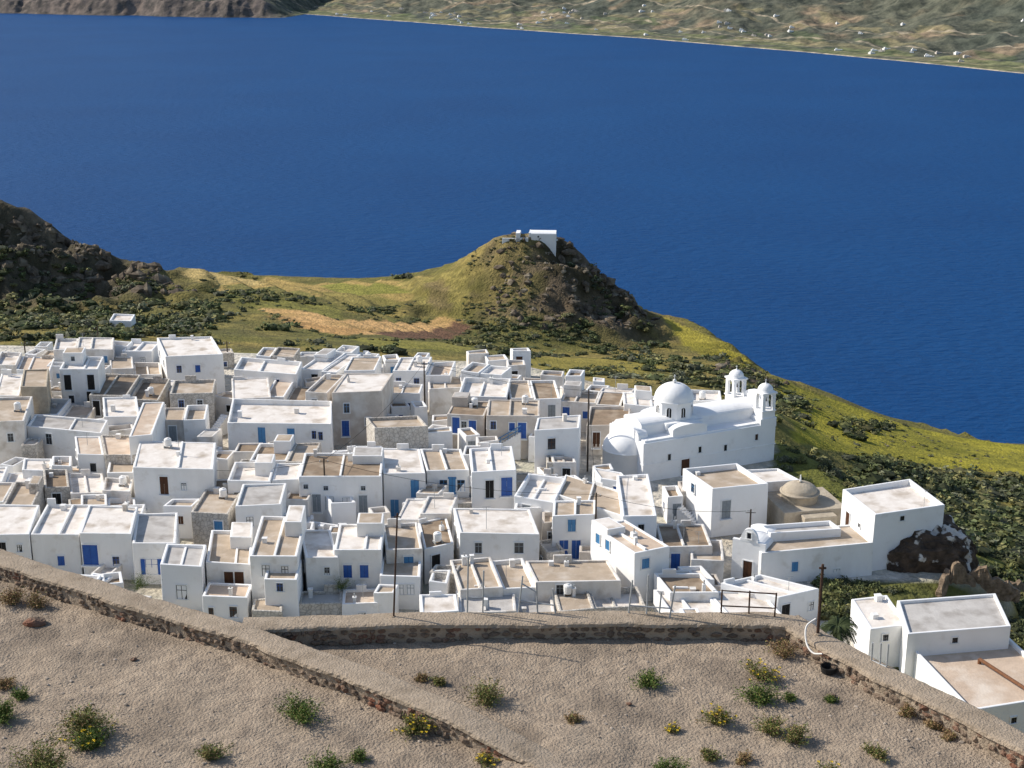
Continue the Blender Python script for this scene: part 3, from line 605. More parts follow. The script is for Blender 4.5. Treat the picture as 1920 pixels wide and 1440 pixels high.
opening(C_(5.6,0),e1,nF,'dn',g+1.1,ch,org,1.1,2.1)
mb=MB(); bxl(mb,-.06,18.06,-.06,8.26,g+2.02,g+2.14); mb.build('cornice',[W3],ch,org)
top(ch,'whitewashed domed church with twin bell towers and apse','church')
# ochre domed chapel
cc=at_z(1500,915,175.0); mb=MB(); a=math.radians(12); C_=L2W(cc,(math.cos(a),math.sin(a)),(-math.sin(a),math.cos(a))); org=(*cc,171)
ch2=empty('domed_chapel',org); bxl(mb,-3.0,4.0,-3.2,3,169.5,173.7); bxl(mb,-1.2,2.4,-4.4,3.6,169.5,173.4); mb.build('wall',[OC],ch2,org,bevel=.08)
mb=MB(); mb.revolve(cc,[(1.9,173.6),(1.9,174.5),(2.1,174.55),(2.1,174.7),(1.9,174.72)]+[(1.85*math.cos(t),174.7+1.0*math.sin(t)) for t in np.linspace(0,math.pi/2*.96,10)]+[(.2,175.75),(0,175.8)],0,26); mb.build('dome',[OC],ch2,org,smooth=True)
mb=MB(); mb.tube((*cc,175.7),(*cc,176.5),.12,0,8,.05); mb.build('finial',[W1],ch2,org)
opening(C_(.6,-4.4),(math.cos(a),math.sin(a)),(math.sin(a),-math.cos(a)),'wk',172.2,ch2,org,.5,.8); top(ch2,'ochre stone chapel with low round dome','chapel')
# small vaulted chapel
ca=at_z(1400,1005,175.5); a=math.radians(-28); C_=L2W(ca,(math.cos(a),math.sin(a)),(-math.sin(a),math.cos(a))); org=(*ca,171); g=171
c3=empty('small_chapel',org); mb=MB(); bxl(mb,-1.2,1.9,0,4.6,169.8,174.4); vault(mb,0,4.6,-1.2,1.9,174.35,.7,'t'); mb.build('wall',[W3],c3,org,bevel=.05)
mb=MB(); bxl(mb,-1.3,2.0,-.25,.1,169.8,175.1); vault(mb,-.25,.1,-.5,1.2,175.2,1.2,'t'); bxl(mb,-.55,1.25,-.27,.12,175.05,175.3); mb.build('bell_gable',[W3],c3,org)
ee=(math.cos(a),math.sin(a)); nn=(math.sin(a),-math.cos(a)); opening(C_(.35,-.25),ee,nn,'dn',172.1,c3,org,.9,1.9); opening(C_(.35,-.25),ee,nn,'wk',175.7,c3,org,.4,.6)
top(c3,'small white vaulted chapel with curved bell gable','chapel')
# hilltop chapel
cc=at_y(1018,444,328); cc=(cc[0],cc[1],max(cc[2]-.3,hz(cc[0],cc[1]-2)-.1)); a=math.radians(-4); C_=L2W(cc,(math.cos(a),math.sin(a)),(-math.sin(a),math.cos(a))); zb=cc[2]; org=(cc[0],cc[1],zb-1)
def gz(s,t): return hz(*C_(s,t))
c4=empty('hilltop_chapel',org); mb=MB(); bxl(mb,-3.1,3.1,-1.9,1.9,min(zb-1,gz(3.1,1.9),gz(3.1,-1.9))-.5,zb+1.3); vault(mb,-3.1,3.1,-1.9,1.9,zb+1.25,.55); bxl(mb,-3.2,-2.9,-2.0,2.0,zb-2,zb+1.6)
mb.build('wall',[W3],c4,org,bevel=.06); mb=MB(); bxl(mb,-6.2,-3.3,-2.6,-2.3,zb-2.5,gz(-4.5,-2.4)+.6); bxl(mb,-9.4,-6.2,-2.2,-1.9,zb-3,gz(-7.5,-2)+.45); bxl(mb,-6.2,-5.2,-2.6,1,zb-2.5,gz(-5.7,-1)+.8); mb.build('yard_wall',[W3],c4,org,bevel=.05)
opening(C_(3.1,-.2),(-math.sin(a),math.cos(a)),(math.cos(a),math.sin(a)),'dn',zb+.4,c4,org,.8,1.4); opening(C_(-1,-1.9),(1,0),(0,-1),'wk',zb+.7,c4,org,.35,.4)
top(c4,'tiny white vaulted chapel on top of a rocky hill','chapel')
def stairs(px,py,z,yawd,n,label,w=1.1,rail=True):
    c0=at_z(px,py,z); a=math.radians(yawd); C2=L2W(c0,(math.cos(a),math.sin(a)),(-math.sin(a),math.cos(a))); org=(*c0,z)
    E=empty('outdoor_staircase',org); mb=MB()
    for i in range(n): mb.prism([C2(i*.3,0),C2(i*.3+.3,0),C2(i*.3+.3,w),C2(i*.3,w)],z-2.5,z+.2*(i+1))
    mb.build('steps',[W1],E,org)
    if rail:
        mb=MB()
        for i in range(0,n+1,3): mb.tube((*C2(i*.3,0.03),z+.2*i),(*C2(i*.3,.03),z+.2*i+.95),.04)
        for k in (.5,.95): mb.tube((*C2(0,.03),z+k),(*C2(n*.3,.03),z+.2*n+k),.055)
        mb.build('railing',[LB],E,org)
    top(E,label,'stairs')
stairs(1012,882,171.2,32,16,'white outdoor stairs with light blue railing')
stairs(925,842,172.2,-10,11,'narrow white steps with blue handrail beside a house')
for px,py,z,yw,nn_ in [(700,950,171.1,80,9),(535,1010,171.1,10,10),(1320,985,171.1,150,9),(400,820,171.3,60,10),(240,985,171.1,20,8),(870,940,171.1,5,8)]: stairs(px,py,z,yw,nn_,'plain white masonry steps between houses',rail=False)
# ---------------------------------------------------------------- rocks
def ico(sub):
    import bmesh
    bm=bmesh.new(); bmesh.ops.create_icosphere(bm,subdivisions=sub,radius=1); V=np.array([v.co[:] for v in bm.verts]); Fx=np.array([[v.index for v in f.verts] for f in bm.faces]); bm.free(); return V,Fx
I1=ico(1);I2=ico(2);I3=ico(3);I4=ico(4);I5=ico(5)
def lump(base,amp,seed):
    V,Fx=base; r=1+amp*(fbm(V[:,0]*3+seed*5,V[:,1]*3+V[:,2]*4,1.6,3,seed)-.5)*2; return V*r[:,None],Fx
V,Fx=lump(I5,.12,3); x0,y0=at_z(1728,1035,172); V=np.sign(V)*np.abs(V)**.62; cx0,cy0=x0+.5,y0+1.6; V=V*np.array([5.0,4.6,5.6])+np.array([cx0,cy0,169.0]); nn_=V-np.array([cx0,cy0,168]); nn_/=np.linalg.norm(nn_,axis=1)[:,None]; V+=nn_*((fbm(V[:,0]*1.3+V[:,1],V[:,2]*.8+V[:,1]*.6,1.5,5,9,True)[:,None]-.6)*1.6)
ORK=mat('outcrop_rock',(.13,.09,.062),(.04,.03,.023),.9,.95,1,3,c3=(.60,.56,.50),s3=.42,c3amt=(.57,.60))
o=bpy.data.objects.new('rock_outcrop',npmesh('rock_outcrop',V,Fx,[ORK])); COL.objects.link(o); top(o,'dark craggy rock outcrop under a white building','rock')
vs=[];fs_=[];k=0
def addrocks(poly,nn,s0,s1):
    global k
    P=wpoly(poly); xsx=[p[0] for p in P]; yy=[p[1] for p in P]; c0=0;tries=0
    while c0<nn and tries<nn*20:
        tries+=1; x=U(min(xsx),max(xsx)); y=U(min(yy),max(yy))
        if not inp(x,y,P): continue
        V,Fx=lump(I1,.75,random.randint(0,200)); s=s0+(s1-s0)*R()**3; vs.append(V*np.array([s*U(.6,1.5),s*U(.6,1.3),s*U(.5,1.1)])+np.array([x,y,hz(x,y)-.15*s])); fs_.append(Fx+k); k+=len(V); c0+=1
addrocks([(-60,390),(130,460),(300,500),(380,555),(300,560),(100,530),(-60,520)],520,.3,1.9)
addrocks([(940,450),(1060,455),(1150,550),(1220,620),(1000,620),(900,590)],300,.2,1.2)
addrocks([(1040,450),(1080,465),(1230,600),(1150,620),(1060,560)],200,.3,1.5)
addrocks([(1350,660),(1480,720),(1430,735),(1340,700)],110,.3,1.5)
addrocks([(1480,730),(1900,850),(1900,1000),(1600,880)],40,.2,.6)
o=bpy.data.objects.new('hillside_rocks',npmesh('hillside_rocks',np.concatenate(vs),np.concatenate(fs_),[ROCK])); COL.objects.link(o); top(o,'scattered dark boulders on rough slopes','rocks',kind='stuff')
# ---------------------------------------------------------------- shrubs
def bushmesh(seed,nleaf,ls):
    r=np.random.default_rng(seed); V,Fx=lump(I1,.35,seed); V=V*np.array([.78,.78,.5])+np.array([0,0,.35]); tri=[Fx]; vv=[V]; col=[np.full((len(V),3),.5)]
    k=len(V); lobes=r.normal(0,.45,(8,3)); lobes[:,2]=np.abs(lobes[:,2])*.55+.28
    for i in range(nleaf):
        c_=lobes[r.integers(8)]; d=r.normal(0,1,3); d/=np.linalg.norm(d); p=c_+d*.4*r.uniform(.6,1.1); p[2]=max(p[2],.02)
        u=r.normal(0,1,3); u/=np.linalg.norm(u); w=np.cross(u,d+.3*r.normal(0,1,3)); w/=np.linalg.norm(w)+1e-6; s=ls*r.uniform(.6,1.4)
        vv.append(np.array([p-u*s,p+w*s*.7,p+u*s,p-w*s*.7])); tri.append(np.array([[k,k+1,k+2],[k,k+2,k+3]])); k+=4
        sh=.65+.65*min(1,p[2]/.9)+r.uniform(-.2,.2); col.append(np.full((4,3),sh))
    return np.concatenate(vv),np.concatenate(tri),np.concatenate(col)
BV=[bushmesh(i,80,.19) for i in range(8)]; BH=[bushmesh(30+i,200,.13) for i in range(5)]
TINT=[(.09,.105,.042),(.075,.09,.035),(.13,.135,.05),(.12,.125,.075),(.065,.075,.036),(.17,.16,.065)]
pts=[]
def zone(poly,nn,s0,s1,clump=.0,world=False):
    P=poly if world else wpoly(poly); a=[p[0] for p in P]; b_=[p[1] for p in P]; c0=0; t=0
    while c0<nn and t<nn*30:
        t+=1; x=U(min(a),max(a)); y=U(min(b_),max(b_))
        if not inp(x,y,P): continue
        if clump and float(fbm(x,y,9,2,50))<clump: continue
        if any(inp(x,y,f) for f in FIELDS) and R()<.9: continue
        pts.append((x,y,hz(x,y),s0+(s1-s0)*R()**1.4)); c0+=1
def hedge(line,step,s0,s1):
    W_=wpoly(line)
    for i in range(len(W_)-1):
        m=max(1,int(math.dist(W_[i],W_[i+1])/step))
        for j in range(m):
            if R()<.25: continue
            x=W_[i][0]+(W_[i+1][0]-W_[i][0])*j/m+U(-.6,.6); y=W_[i][1]+(W_[i+1][1]-W_[i][1])*j/m+U(-.6,.6); pts.append((x,y,hz(x,y),U(s0,s1)))
hedge([(475,578),(560,615),(640,636),(740,640),(880,620)],2.0,.4,1.0)
hedge([(480,572),(640,598),(830,580)],2.5,.4,.9); hedge([(430,550),(640,569),(790,563)],2.4,.3,.8)
hedge([(860,600),(900,560),(960,590)],2,.4,1.0); hedge([(900,668),(1100,660),(1240,668)],1.6,.5,1.1); hedge([(950,700),(1150,690),(1300,700)],1.6,.5,1.1)
hedge([(1480,840),(1600,858),(1800,885),(1925,897)],1.8,.6,1.3); hedge([(1700,800),(1780,850),(1800,880)],3,.3,.7)
zone([(-80,560),(380,560),(420,605),(300,632),(-80,645)],330,.6,2.0,.4)
zone([(-80,420),(130,480),(300,510),(380,560),(-80,560)],230,.5,1.5,.5)
zone([(-80,560),(230,570),(480,600),(640,650),(760,662),(900,690),(700,690),(430,655),(-80,655)],380,.5,1.8,.46)
zone([(390,540),(600,553),(590,572),(430,572)],80,.6,1.3)
zone([(640,572),(750,570),(765,588),(660,592)],36,.6,1.2)
zone([(430,508),(505,510),(505,526),(430,526)],14,.8,1.5); zone([(735,510),(770,507),(770,522),(735,524)],6,.8,1.5)
zone([(1020,600),(1060,470),(1110,495),(1240,620),(1290,650),(1200,662),(900,640),(880,605)],400,.3,1.2,.42)
zone([(860,640),(1250,660),(1450,705),(1500,760),(1460,790),(1250,728),(1000,712),(800,690)],300,.5,1.6,.5)
zone([(1330,655),(1450,712),(1460,760),(1330,720)],70,.6,1.5)
zone([(1250,700),(1460,720),(1475,860),(1440,800),(1230,735)],80,.7,1.6)
zone([(1500,850),(1650,862),(1800,884),(1930,900),(1940,1150),(1800,1100),(1780,960),(1560,905)],760,.6,2.0,.34)
zone([(1555,800),(1640,790),(1680,800),(1620,830)],34,.8,1.8); zone([(1465,735),(1530,760),(1515,800),(1465,800)],36,.8,1.7)
zone([(1450,720),(1900,845),(1920,890),(1500,845)],130,.2,.8); zone([(350,520),(720,530),(880,620),(600,640)],50,.3,.8); zone([(880,480),(1000,460),(1000,600),(850,600)],220,.2,.7,.4)
zone([(1900,1100),(1960,1180),(1990,1350),(1890,1350)],60,.7,1.4)
pts=[p for p in pts if not (townw[np.argmin(np.abs(xs-p[0]))+nx*np.argmin(np.abs(ys-p[1]))]>.6)]
zone([(25.5,142),(29,141.5),(34,137),(37,138),(46,130),(52,150),(34,168),(32,158),(27,151)],130,.5,1.2,0,True)
zone([(1530,1090),(1740,1100),(1790,1125),(1600,1120),(1540,1120)],100,.25,.75)
zone([(1520,1100),(1600,1110),(1600,1180),(1530,1160)],40,.5,1.1)
pts=[p for p in pts if not inside(p[0],p[1]) and not(-5<chl(p[0],p[1])[0]<19 and -3<chl(p[0],p[1])[1]<9.5) and not (abs(p[0]-cx0)<6.2 and -8<p[1]-cy0<4)]
pts.sort(key=lambda p:p[0]**2+p[1]**2+(p[2]-230)**2)
bm_=[]
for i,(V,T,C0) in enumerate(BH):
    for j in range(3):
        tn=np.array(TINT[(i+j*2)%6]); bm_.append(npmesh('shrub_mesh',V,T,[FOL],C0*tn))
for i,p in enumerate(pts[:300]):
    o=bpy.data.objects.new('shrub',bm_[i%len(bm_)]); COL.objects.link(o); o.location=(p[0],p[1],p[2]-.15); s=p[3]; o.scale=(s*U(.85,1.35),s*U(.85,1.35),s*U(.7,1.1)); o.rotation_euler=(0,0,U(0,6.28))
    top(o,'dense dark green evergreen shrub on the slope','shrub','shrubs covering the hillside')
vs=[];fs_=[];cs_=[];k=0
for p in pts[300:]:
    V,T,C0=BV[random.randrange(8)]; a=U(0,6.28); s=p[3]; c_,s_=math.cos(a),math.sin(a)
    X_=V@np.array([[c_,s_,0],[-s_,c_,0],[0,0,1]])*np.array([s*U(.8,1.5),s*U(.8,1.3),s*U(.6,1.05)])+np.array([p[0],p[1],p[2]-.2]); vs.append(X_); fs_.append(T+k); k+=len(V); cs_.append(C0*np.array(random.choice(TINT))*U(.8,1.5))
o=bpy.data.objects.new('scrub_cover',npmesh('scrub_cover',np.concatenate(vs),np.concatenate(fs_),[FOL],np.concatenate(cs_))); COL.objects.link(o); top(o,'dark green maquis scrub covering the far slopes','scrub',kind='stuff')
# ---------------------------------------------------------------- terrace foreground
ZT=210.6
Wd=[at_z(px,py,ZT) for px,py in [(-420,905),(-150,992),(0,1043),(240,1120),(480,1190),(700,1272),(900,1352),(1000,1392),(1085,1432)]]
Wf=[at_z(px,py,ZT) for px,py in [(455,1168),(760,1159),(1100,1157),(1440,1160),(1500,1168)]]
Wr=[at_z(px,py,ZT) for px,py in [(1478,1160),(1560,1208),(1660,1262),(1800,1328),(1930,1396),(2250,1570)]]
def wallobj(path,zlow,label,th=.85,sides=(-1,1),dropend=0):
    pts_=[];
    for i in range(len(path)-1):
        p,q=path[i],path[i+1]; Ln=math.dist(p,q); m=max(1,int(Ln/.12))
        for j in range(m): pts_.append((p[0]+(q[0]-p[0])*j/m,p[1]+(q[1]-p[1])*j/m))
    pts_.append(path[-1]); mb=MB(); V=[]; m=len(pts_)
    prof=[(-th/2+.08,zlow-ZT),(-th/2+.08,-.9),(-th/2+.06,-.45),(-th/2+.05,-.16),(-th/2-.02,-.12),(-th/2,-.03),(-th/2+.07,0),(-th/5,.015),(th/5,.01),(th/2-.07,0),(th/2,-.03),(th/2+.02,-.12),(th/2-.05,-.16),(th/2-.06,-.6),(th/2-.08,zlow-ZT)]
    for i,(x,y) in enumerate(pts_):
        a=pts_[max(0,i-1)];b_=pts_[min(m-1,i+1)]; e=nrm((b_[0]-a[0],b_[1]-a[1])); nv=(-e[1],e[0]); dz=-dropend*sst(i,m-38,m)
        for j,(o_,z) in enumerate(prof):
            edge=1 if j in (3,4,5,9,10,11) else .3
            dd=U(-.02,.02)*edge+(float(vn(x*1.1,y*1.1,4+(j>7)))-.5)*.13*edge; V.append((x+nv[0]*(o_+dd),y+nv[1]*(o_+dd),ZT+dz+z+U(-.004,.004)+(float(vn(x*.6,y*.6,6))-.5)*.06))
    k=len(prof); mb.add(V,[(i*k+j,(i+1)*k+j,(i+1)*k+j+1,i*k+j+1) for i in range(m-1) for j in range(k-1)],0)
    mb.add([V[j] for j in range(k)],[tuple(range(k))],0); mb.add([V[(m-1)*k+j] for j in range(k)],[tuple(range(k-1,-1,-1))],0)
    tot=[0]
    for i in range(m-1): tot.append(tot[-1]+math.dist(pts_[i],pts_[i+1]))
    for side in sides:
        for z0 in (-.62,-.44,-.26):
            s=0
            while s<tot[-1]-.1:
                w=U(.14,.42); i=min(m-2,int(np.searchsorted(tot,s+w/2))-1); i=max(0,i); x,y=pts_[i]; a=pts_[i];b_=pts_[i+1]; e=nrm((b_[0]-a[0],b_[1]-a[1])); nv=(-e[1]*side,e[0]*side); dz=-dropend*sst(i,m-38,m)
                if R()<.8:
                    VV,FF=lump(I1,.4,random.randint(0,50)); hh=U(.07,.12); dp=U(.05,.11); zz=ZT+dz+z0+U(-.03,.03)+.06
                    P=[(x+e[0]*v[0]*w*.5+nv[0]*(th/2-.06+v[1]*dp),y+e[1]*v[0]*w*.5+nv[1]*(th/2-.06+v[1]*dp),zz+v[2]*hh) for v in VV]
                    mb.add(P,[tuple(f) for f in FF],1)
                s+=w*U(.9,1.1)
    c0=path[len(path)//2]; o=mb.build('stone_wall',[CM,SN],None,(c0[0],c0[1],zlow)); top(o,label,'wall'); return o
wallobj(Wd,204,'low rubble wall with broad tan cement cap across dry ground',dropend=.45)
wallobj(Wf,200,'cement-capped stone parapet wall above the village roofs')
wallobj(Wr,198,'sloping stone parapet wall at the terrace edge')
tx=np.arange(-34,27,.10); ty=np.arange(12,56,.10); TX,TY=np.meshgrid(tx,ty)
TZ=210.0+(fbm(TX,TY,5,4,3)-.5)*.28+(fbm(TX,TY,.9,3,13)-.5)*.11+(fbm(TX,TY,.28,2,23)-.5)*.06
ex_=Wd[-2]; TZ+=.25*np.exp(-((TX-ex_[0]-.8)**2+(TY-ex_[1]-.2)**2)/3)
P=[Wd[0],Wd[1],Wd[2],Wd[3],Wf[0],Wf[1],Wf[2],Wf[3],Wr[1],Wr[2],Wr[3],Wr[4],Wr[5],(20,12),(-34,12),(-34,54)]
gf=gridfaces(len(tx),len(ty)); cx=TX.ravel()[gf].mean(1); cy=TY.ravel()[gf].mean(1); keep=inpoly(cx,cy,P); gf=gf[keep]
used=np.unique(gf); rm=np.zeros(TX.size,int); rm[used]=np.arange(len(used))
me=npmesh('terrace_ground',np.stack([TX.ravel(),TY.ravel(),TZ.ravel()],1)[used],rm[gf],[SOIL],smooth=True)
o=bpy.data.objects.new('terrace_ground',me); COL.objects.link(o); top(o,'dry stony earth terrace above the village','ground',kind='structure')
def tz(x,y):
    i=min(max(int((x-tx[0])/.10),0),len(tx)-1); j=min(max(int((y-ty[0])/.10),0),len(ty)-1); return float(TZ[j,i])
vs=[];fs_=[];k=0
for i in range(9000):
    x=U(-20,18); y=U(26,45)
    if not inp(x,y,P) or float(fbm(x,y,2.5,2,70))<U(.3,.6): continue
    V,Fx=lump(I1,.4,i%40); s=.010+.05*R()**4; vs.append(V*np.array([s*U(.8,1.6),s*U(.8,1.5),s*.7])+np.array([x,y,tz(x,y)])); fs_.append(Fx+k); k+=len(V)
GRV=mat('pale_gravel',(.50,.42,.34),(.20,.155,.115),4,.95,.2)
o=bpy.data.objects.new('gravel',npmesh('gravel',np.concatenate(vs),np.concatenate(fs_),[GRV])); COL.objects.link(o); top(o,'small pale stones strewn on dry earth','gravel',kind='stuff')
for px,py,s in [(65,1160,.34),(1560,1300,.12),(250,1230,.10),(1180,1310,.08)]:
    x,y=at_z(px,py,210.15); V,Fx=lump(I2,.3,px%17); o=bpy.data.objects.new('loose_stone',npmesh('loose_stone',V*np.array([s*1.1,s*.8,s*.5]),Fx,[SN])); o.location=(x,y,tz(x,y)+.05); COL.objects.link(o); top(o,'single brown stone lying on dry earth','stone')
# wild plants
G1=mat('plant_green',(.11,.17,.032),(.065,.105,.022),6,.8,0); G2=mat('plant_olive',(.25,.235,.08),(.17,.155,.05),6,.8,0); G3=mat('plant_dry',(.34,.22,.11),(.24,.15,.08),6,.8,0); YF=mat('yellow_petals',(.75,.55,.03),(.65,.45,.02),6,.7,0)
def plant(px,py,size,style,flower=False,zpl=None,label=None):
    if zpl is None: x,y=at_z(px,py+size*.32,210.05); z=tz(x,y)
    else: x,y=at_z(px,py,zpl); z=zpl
    Rr=size/2/F*math.sqrt(x*x+y*y+(230-z)**2)*.98; r=np.random.default_rng(int(px*3+py)); mb=MB(); nst=int(26+size*.62)
    cent=r.normal(0,.3,(5,2)); fl=[]; hv=r.uniform(.75,1.1)
    for i in range(nst):
        a=r.uniform(0,6.28); sp=r.uniform(.1,1.0); b0=cent[r.integers(5)]*Rr; tipr=Rr*sp*.95; hh=Rr*hv*r.uniform(.45,1.15)*(1.15-.5*sp)
        pr=np.array([b0[0]*.5,b0[1]*.5,0.]); 
        for j in range(1,6):
            f=j/5; q=np.array([b0[0]*(.5+.5*f)+math.cos(a)*tipr*f**1.3,b0[1]*(.5+.5*f)+math.sin(a)*tipr*f**1.3,hh*math.sin(f*1.35)])
            d=q-pr; w=np.cross(d,r.normal(0,1,3)); w/=np.linalg.norm(w)+1e-9; w*=.006
            mb.add([pr-w,pr+w,q+w,q-w],[(0,1,2,3)],0 if style!='d' else 2)
            for _ in range(7):
                pc=q+r.normal(0,.06*max(Rr/.6,.5),3); pc[2]=max(pc[2],.01); u=r.normal(0,1,3); u[2]=abs(u[2])*.7; u/=np.linalg.norm(u); v=np.cross(u,r.normal(0,1,3)); v/=np.linalg.norm(v)+1e-9
                s=r.uniform(.02,.045)*(.6+.5*min(Rr,1)); rr=r.random()
                mi={'g':0 if rr<.72 else 1,'o':1 if rr<.55 else (0 if rr<.75 else 2),'d':2 if rr<.75 else 1}[style]
                mb.add([pc-u*s,pc+v*s*.45,pc+u*s*1.2,pc-v*s*.45],[(0,1,2,3)],mi)
            pr=q
        fl.append(pr)
    if flower:
        for p in fl[::3]:
            p=p+np.array([0,0,.03])
            for kk in range(5):
                t=kk*1.257; mb.add([p,p+np.array([math.cos(t-.5)*.032,math.sin(t-.5)*.032,.012]),p+np.array([math.cos(t)*.052,math.sin(t)*.052,.0]),p+np.array([math.cos(t+.5)*.032,math.sin(t+.5)*.032,.012])],[(0,1,2,3)],3)
    E=mb.build('wild_plant',[G1,G2,G3,YF],None,(0,0,0)); E.location=(x,y,z-.03)
    top(E,label or {'g':'leafy green weed','o':'olive green wild plant','d':'dry reddish weed tuft'}[style]+(' with yellow flowers' if flower else '')+' growing in dry soil','plant','wild plants on the dry terrace')
for q in [(560,1315,85,'g'),(772,1340,80,'o',True),(160,1335,115,'o'),(175,1378,72,'g',True),(5,1320,75,'g'),(38,1290,40,'g'),(85,1415,105,'o'),(915,1283,76,'o'),(1213,1262,62,'g'),(1418,1250,62,'o',True),(1430,1292,74,'g'),(1345,1332,64,'o',True),(1450,1350,60,'o'),(1495,1370,60,'o'),(1330,1405,44,'o'),(1390,1410,38,'d'),(400,1402,54,'o'),(675,1405,36,'g'),(612,1425,70,'g'),(910,1415,44,'o',True),(790,1265,30,'d'),(825,1268,34,'o'),(1075,1338,34,'d'),(1557,1305,26,'g'),(1645,1405,42,'o'),(1252,1432,56,'g'),(1555,1432,66,'o',True),(1262,1357,24,'o',True),(1470,1212,52,'d'),(1480,1300,28,'g'),(8,1270,40,'d'),(22,1110,60,'d'),(70,1118,50,'d'),(1700,1330,34,'d'),(1750,1350,34,'d'),(1780,1372,30,'d')]: plant(*q)
plant(262,1102,60,'g',zpl=176,label='bright green bush in a village yard')
plant(640,1105,40,'g',zpl=173,label='bright green bush in a village yard')
# palm
bx,by,bz=at_y(1570,1176,62); zg=hz(bx,by); E=empty('palm_tree',(bx,by,zg)); mb=MB()
for i in range(8): mb.tube((bx,by,zg-.3+(bz-zg+.3)*i/8),(bx,by,zg-.3+(bz-zg+.3)*(i+1)/8),.22+.02*(i%2),0,9,.19)
mb.build('trunk',[WD],E,(bx,by,zg)); mb=MB()
PG=mat('palm_frond',(.065,.085,.03),(.035,.05,.02),5,.7,0)
for i in range(80):
    a=U(0,6.28); up=U(-.2,1.2); Ln=U(.9,1.4); pr=Vector((bx,by,bz)); 
    for j in range(1,9):
        f=j/8; q=Vector((bx+math.cos(a)*Ln*math.sin(f*1.2)*math.cos(up*.6),by+math.sin(a)*Ln*math.sin(f*1.2)*math.cos(up*.6),bz+Ln*(up*f*.8-f*f*.75)))
        mb.tube(pr,q,.015,0,4); sd=Vector((-math.sin(a),math.cos(a),0))
        for s in (-1,1):
            for m_ in (0,.33,.66):
                b0=pr.lerp(q,m_); tip=b0+sd*s*.28*(1.1-f*.6)+Vector((0,0,-.12))+(q-pr)*.8; mb.add([b0,b0+(q-pr)*.22,tip],[(0,1,2)],0)
        pr=q
mb.build('crown',[PG],E,(bx,by,zg)); top(E,'short palm with dark feathery fronds below a wall','palm')
# ---------------------------------------------------------------- posts, frames, pipe
def post(pxb,pyb,pxt,pyt,z,r,m,label,name='iron_post',cap=True):
    x,y=at_z(pxb,pyb,z); q=at_y(pxt,pyt,y); mb=MB(); mb.tube((x,y,z-.3),q,r,0,8,r*.8); mb.tube((x,y,z-.02),(x,y,z+.06),r*2.2,1,10)
    if cap: mb.tube((q[0]-.1,q[1],q[2]-.12),(q[0]+.1,q[1],q[2]-.12),r*.7,0,6)
    o=mb.build(name,[m,CM],None,(x,y,z-.3)); top(o,label,'post'); return q
post(737,1158,745,962,ZT,.03,RU,'thin rusty iron post standing on the parapet')
post(1533,1190,1543,1058,ZT,.05,RU,'thick rusty iron post beside the wall corner')
def frame(feet,tops,bars,m,label,r=.026):
    mb=MB(); Pb=[];Pt=[]
    for f,t in zip(feet,tops):
        x,y=at_z(*f,ZT); q=at_y(*t,y-.02); Pb.append(Vector((x,y,ZT-.1))); Pt.append(Vector(q)); mb.tube(Pb[-1],Pt[-1],r)
    for i,j,fi,fj in bars: mb.tube(Pb[i].lerp(Pt[i],fi),Pb[j].lerp(Pt[j],fj),r*.9)
    o=mb.build('pipe_frame',[m],None,tuple(Pb[0])); top(o,label,'metal frame')
frame([(972,1145),(1008,1148),(1042,1150)],[(980,1080),(1006,1092),(1036,1104)],[(0,2,.35,.4),(0,1,.8,.7)],GA,'bent galvanised pipe frame on the parapet')
frame([(1178,1150),(1212,1152),(1255,1158),(1236,1150)],[(1186,1088),(1216,1078),(1266,1098),(1240,1110)],[(0,2,.3,.35)],GA,'galvanised pipe stubs fixed on the wall')
frame([(1352,1150),(1404,1152),(1452,1158)],[(1354,1106),(1406,1108),(1456,1112)],[(0,2,.97,.97),(0,2,.4,.45)],RU,'rusty iron railing frame on the parapet')
frame([(876,1148),(905,1148)],[(878,1044),(907,1070)],[(0,1,.3,.4)],GA,'two upright grey pipes on the parapet')
frame([(1634,1238),(1650,1246),(1662,1252)],[(1636,1205),(1652,1206),(1666,1208)],[(0,2,.15,.15)],GA,'short galvanised pipe bracket on the sloping wall')
def swept(name,P,r,m,label,cat):
    mb=MB(); mb.path(P,r); o=mb.build(name,[m],None,tuple(P[0]),smooth=True); top(o,label,cat)
def cat_rom(P,n=6):
    P=[np.array(p,float) for p in P]; Q=[P[0]*2-P[1]]+P+[P[-1]*2-P[-2]]; out=[]
    for i in range(1,len(Q)-2):
        for j in range(n):
            t=j/n; a,b_,c_,d_=Q[i-1:i+3]; out.append(.5*((2*b_)+(-a+c_)*t+(2*a-5*b_+4*c_-d_)*t*t+(-a+3*b_-3*c_+d_)*t**3))
    return out+[P[-1]]
swept('water_hose',cat_rom([at_y(px,py,Y) for px,py,Y in [(1530,1160,37.6),(1512,1175,37.5),(1512,1205,37.2),(1524,1224,36.9),(1542,1226,36.6)]]),.028,W2,'pale curved hose hanging over the wall corner','hose')
x,y=at_z(1553,1258,210.1); BK=mat('black_rubber',(.015,.015,.015),(.025,.025,.025),4,.7,.1)
mb=MB(); mb.revolve((x,y),[(0,tz(x,y)+.02),(.2,tz(x,y)+.02),(.24,tz(x,y)+.2),(.21,tz(x,y)+.2),(.17,tz(x,y)+.06),(0,tz(x,y)+.06)],0,18); o=mb.build('rubber_bucket',[BK],None,(x,y,tz(x,y))); top(o,'black rubber bucket sitting on dry ground','bucket')
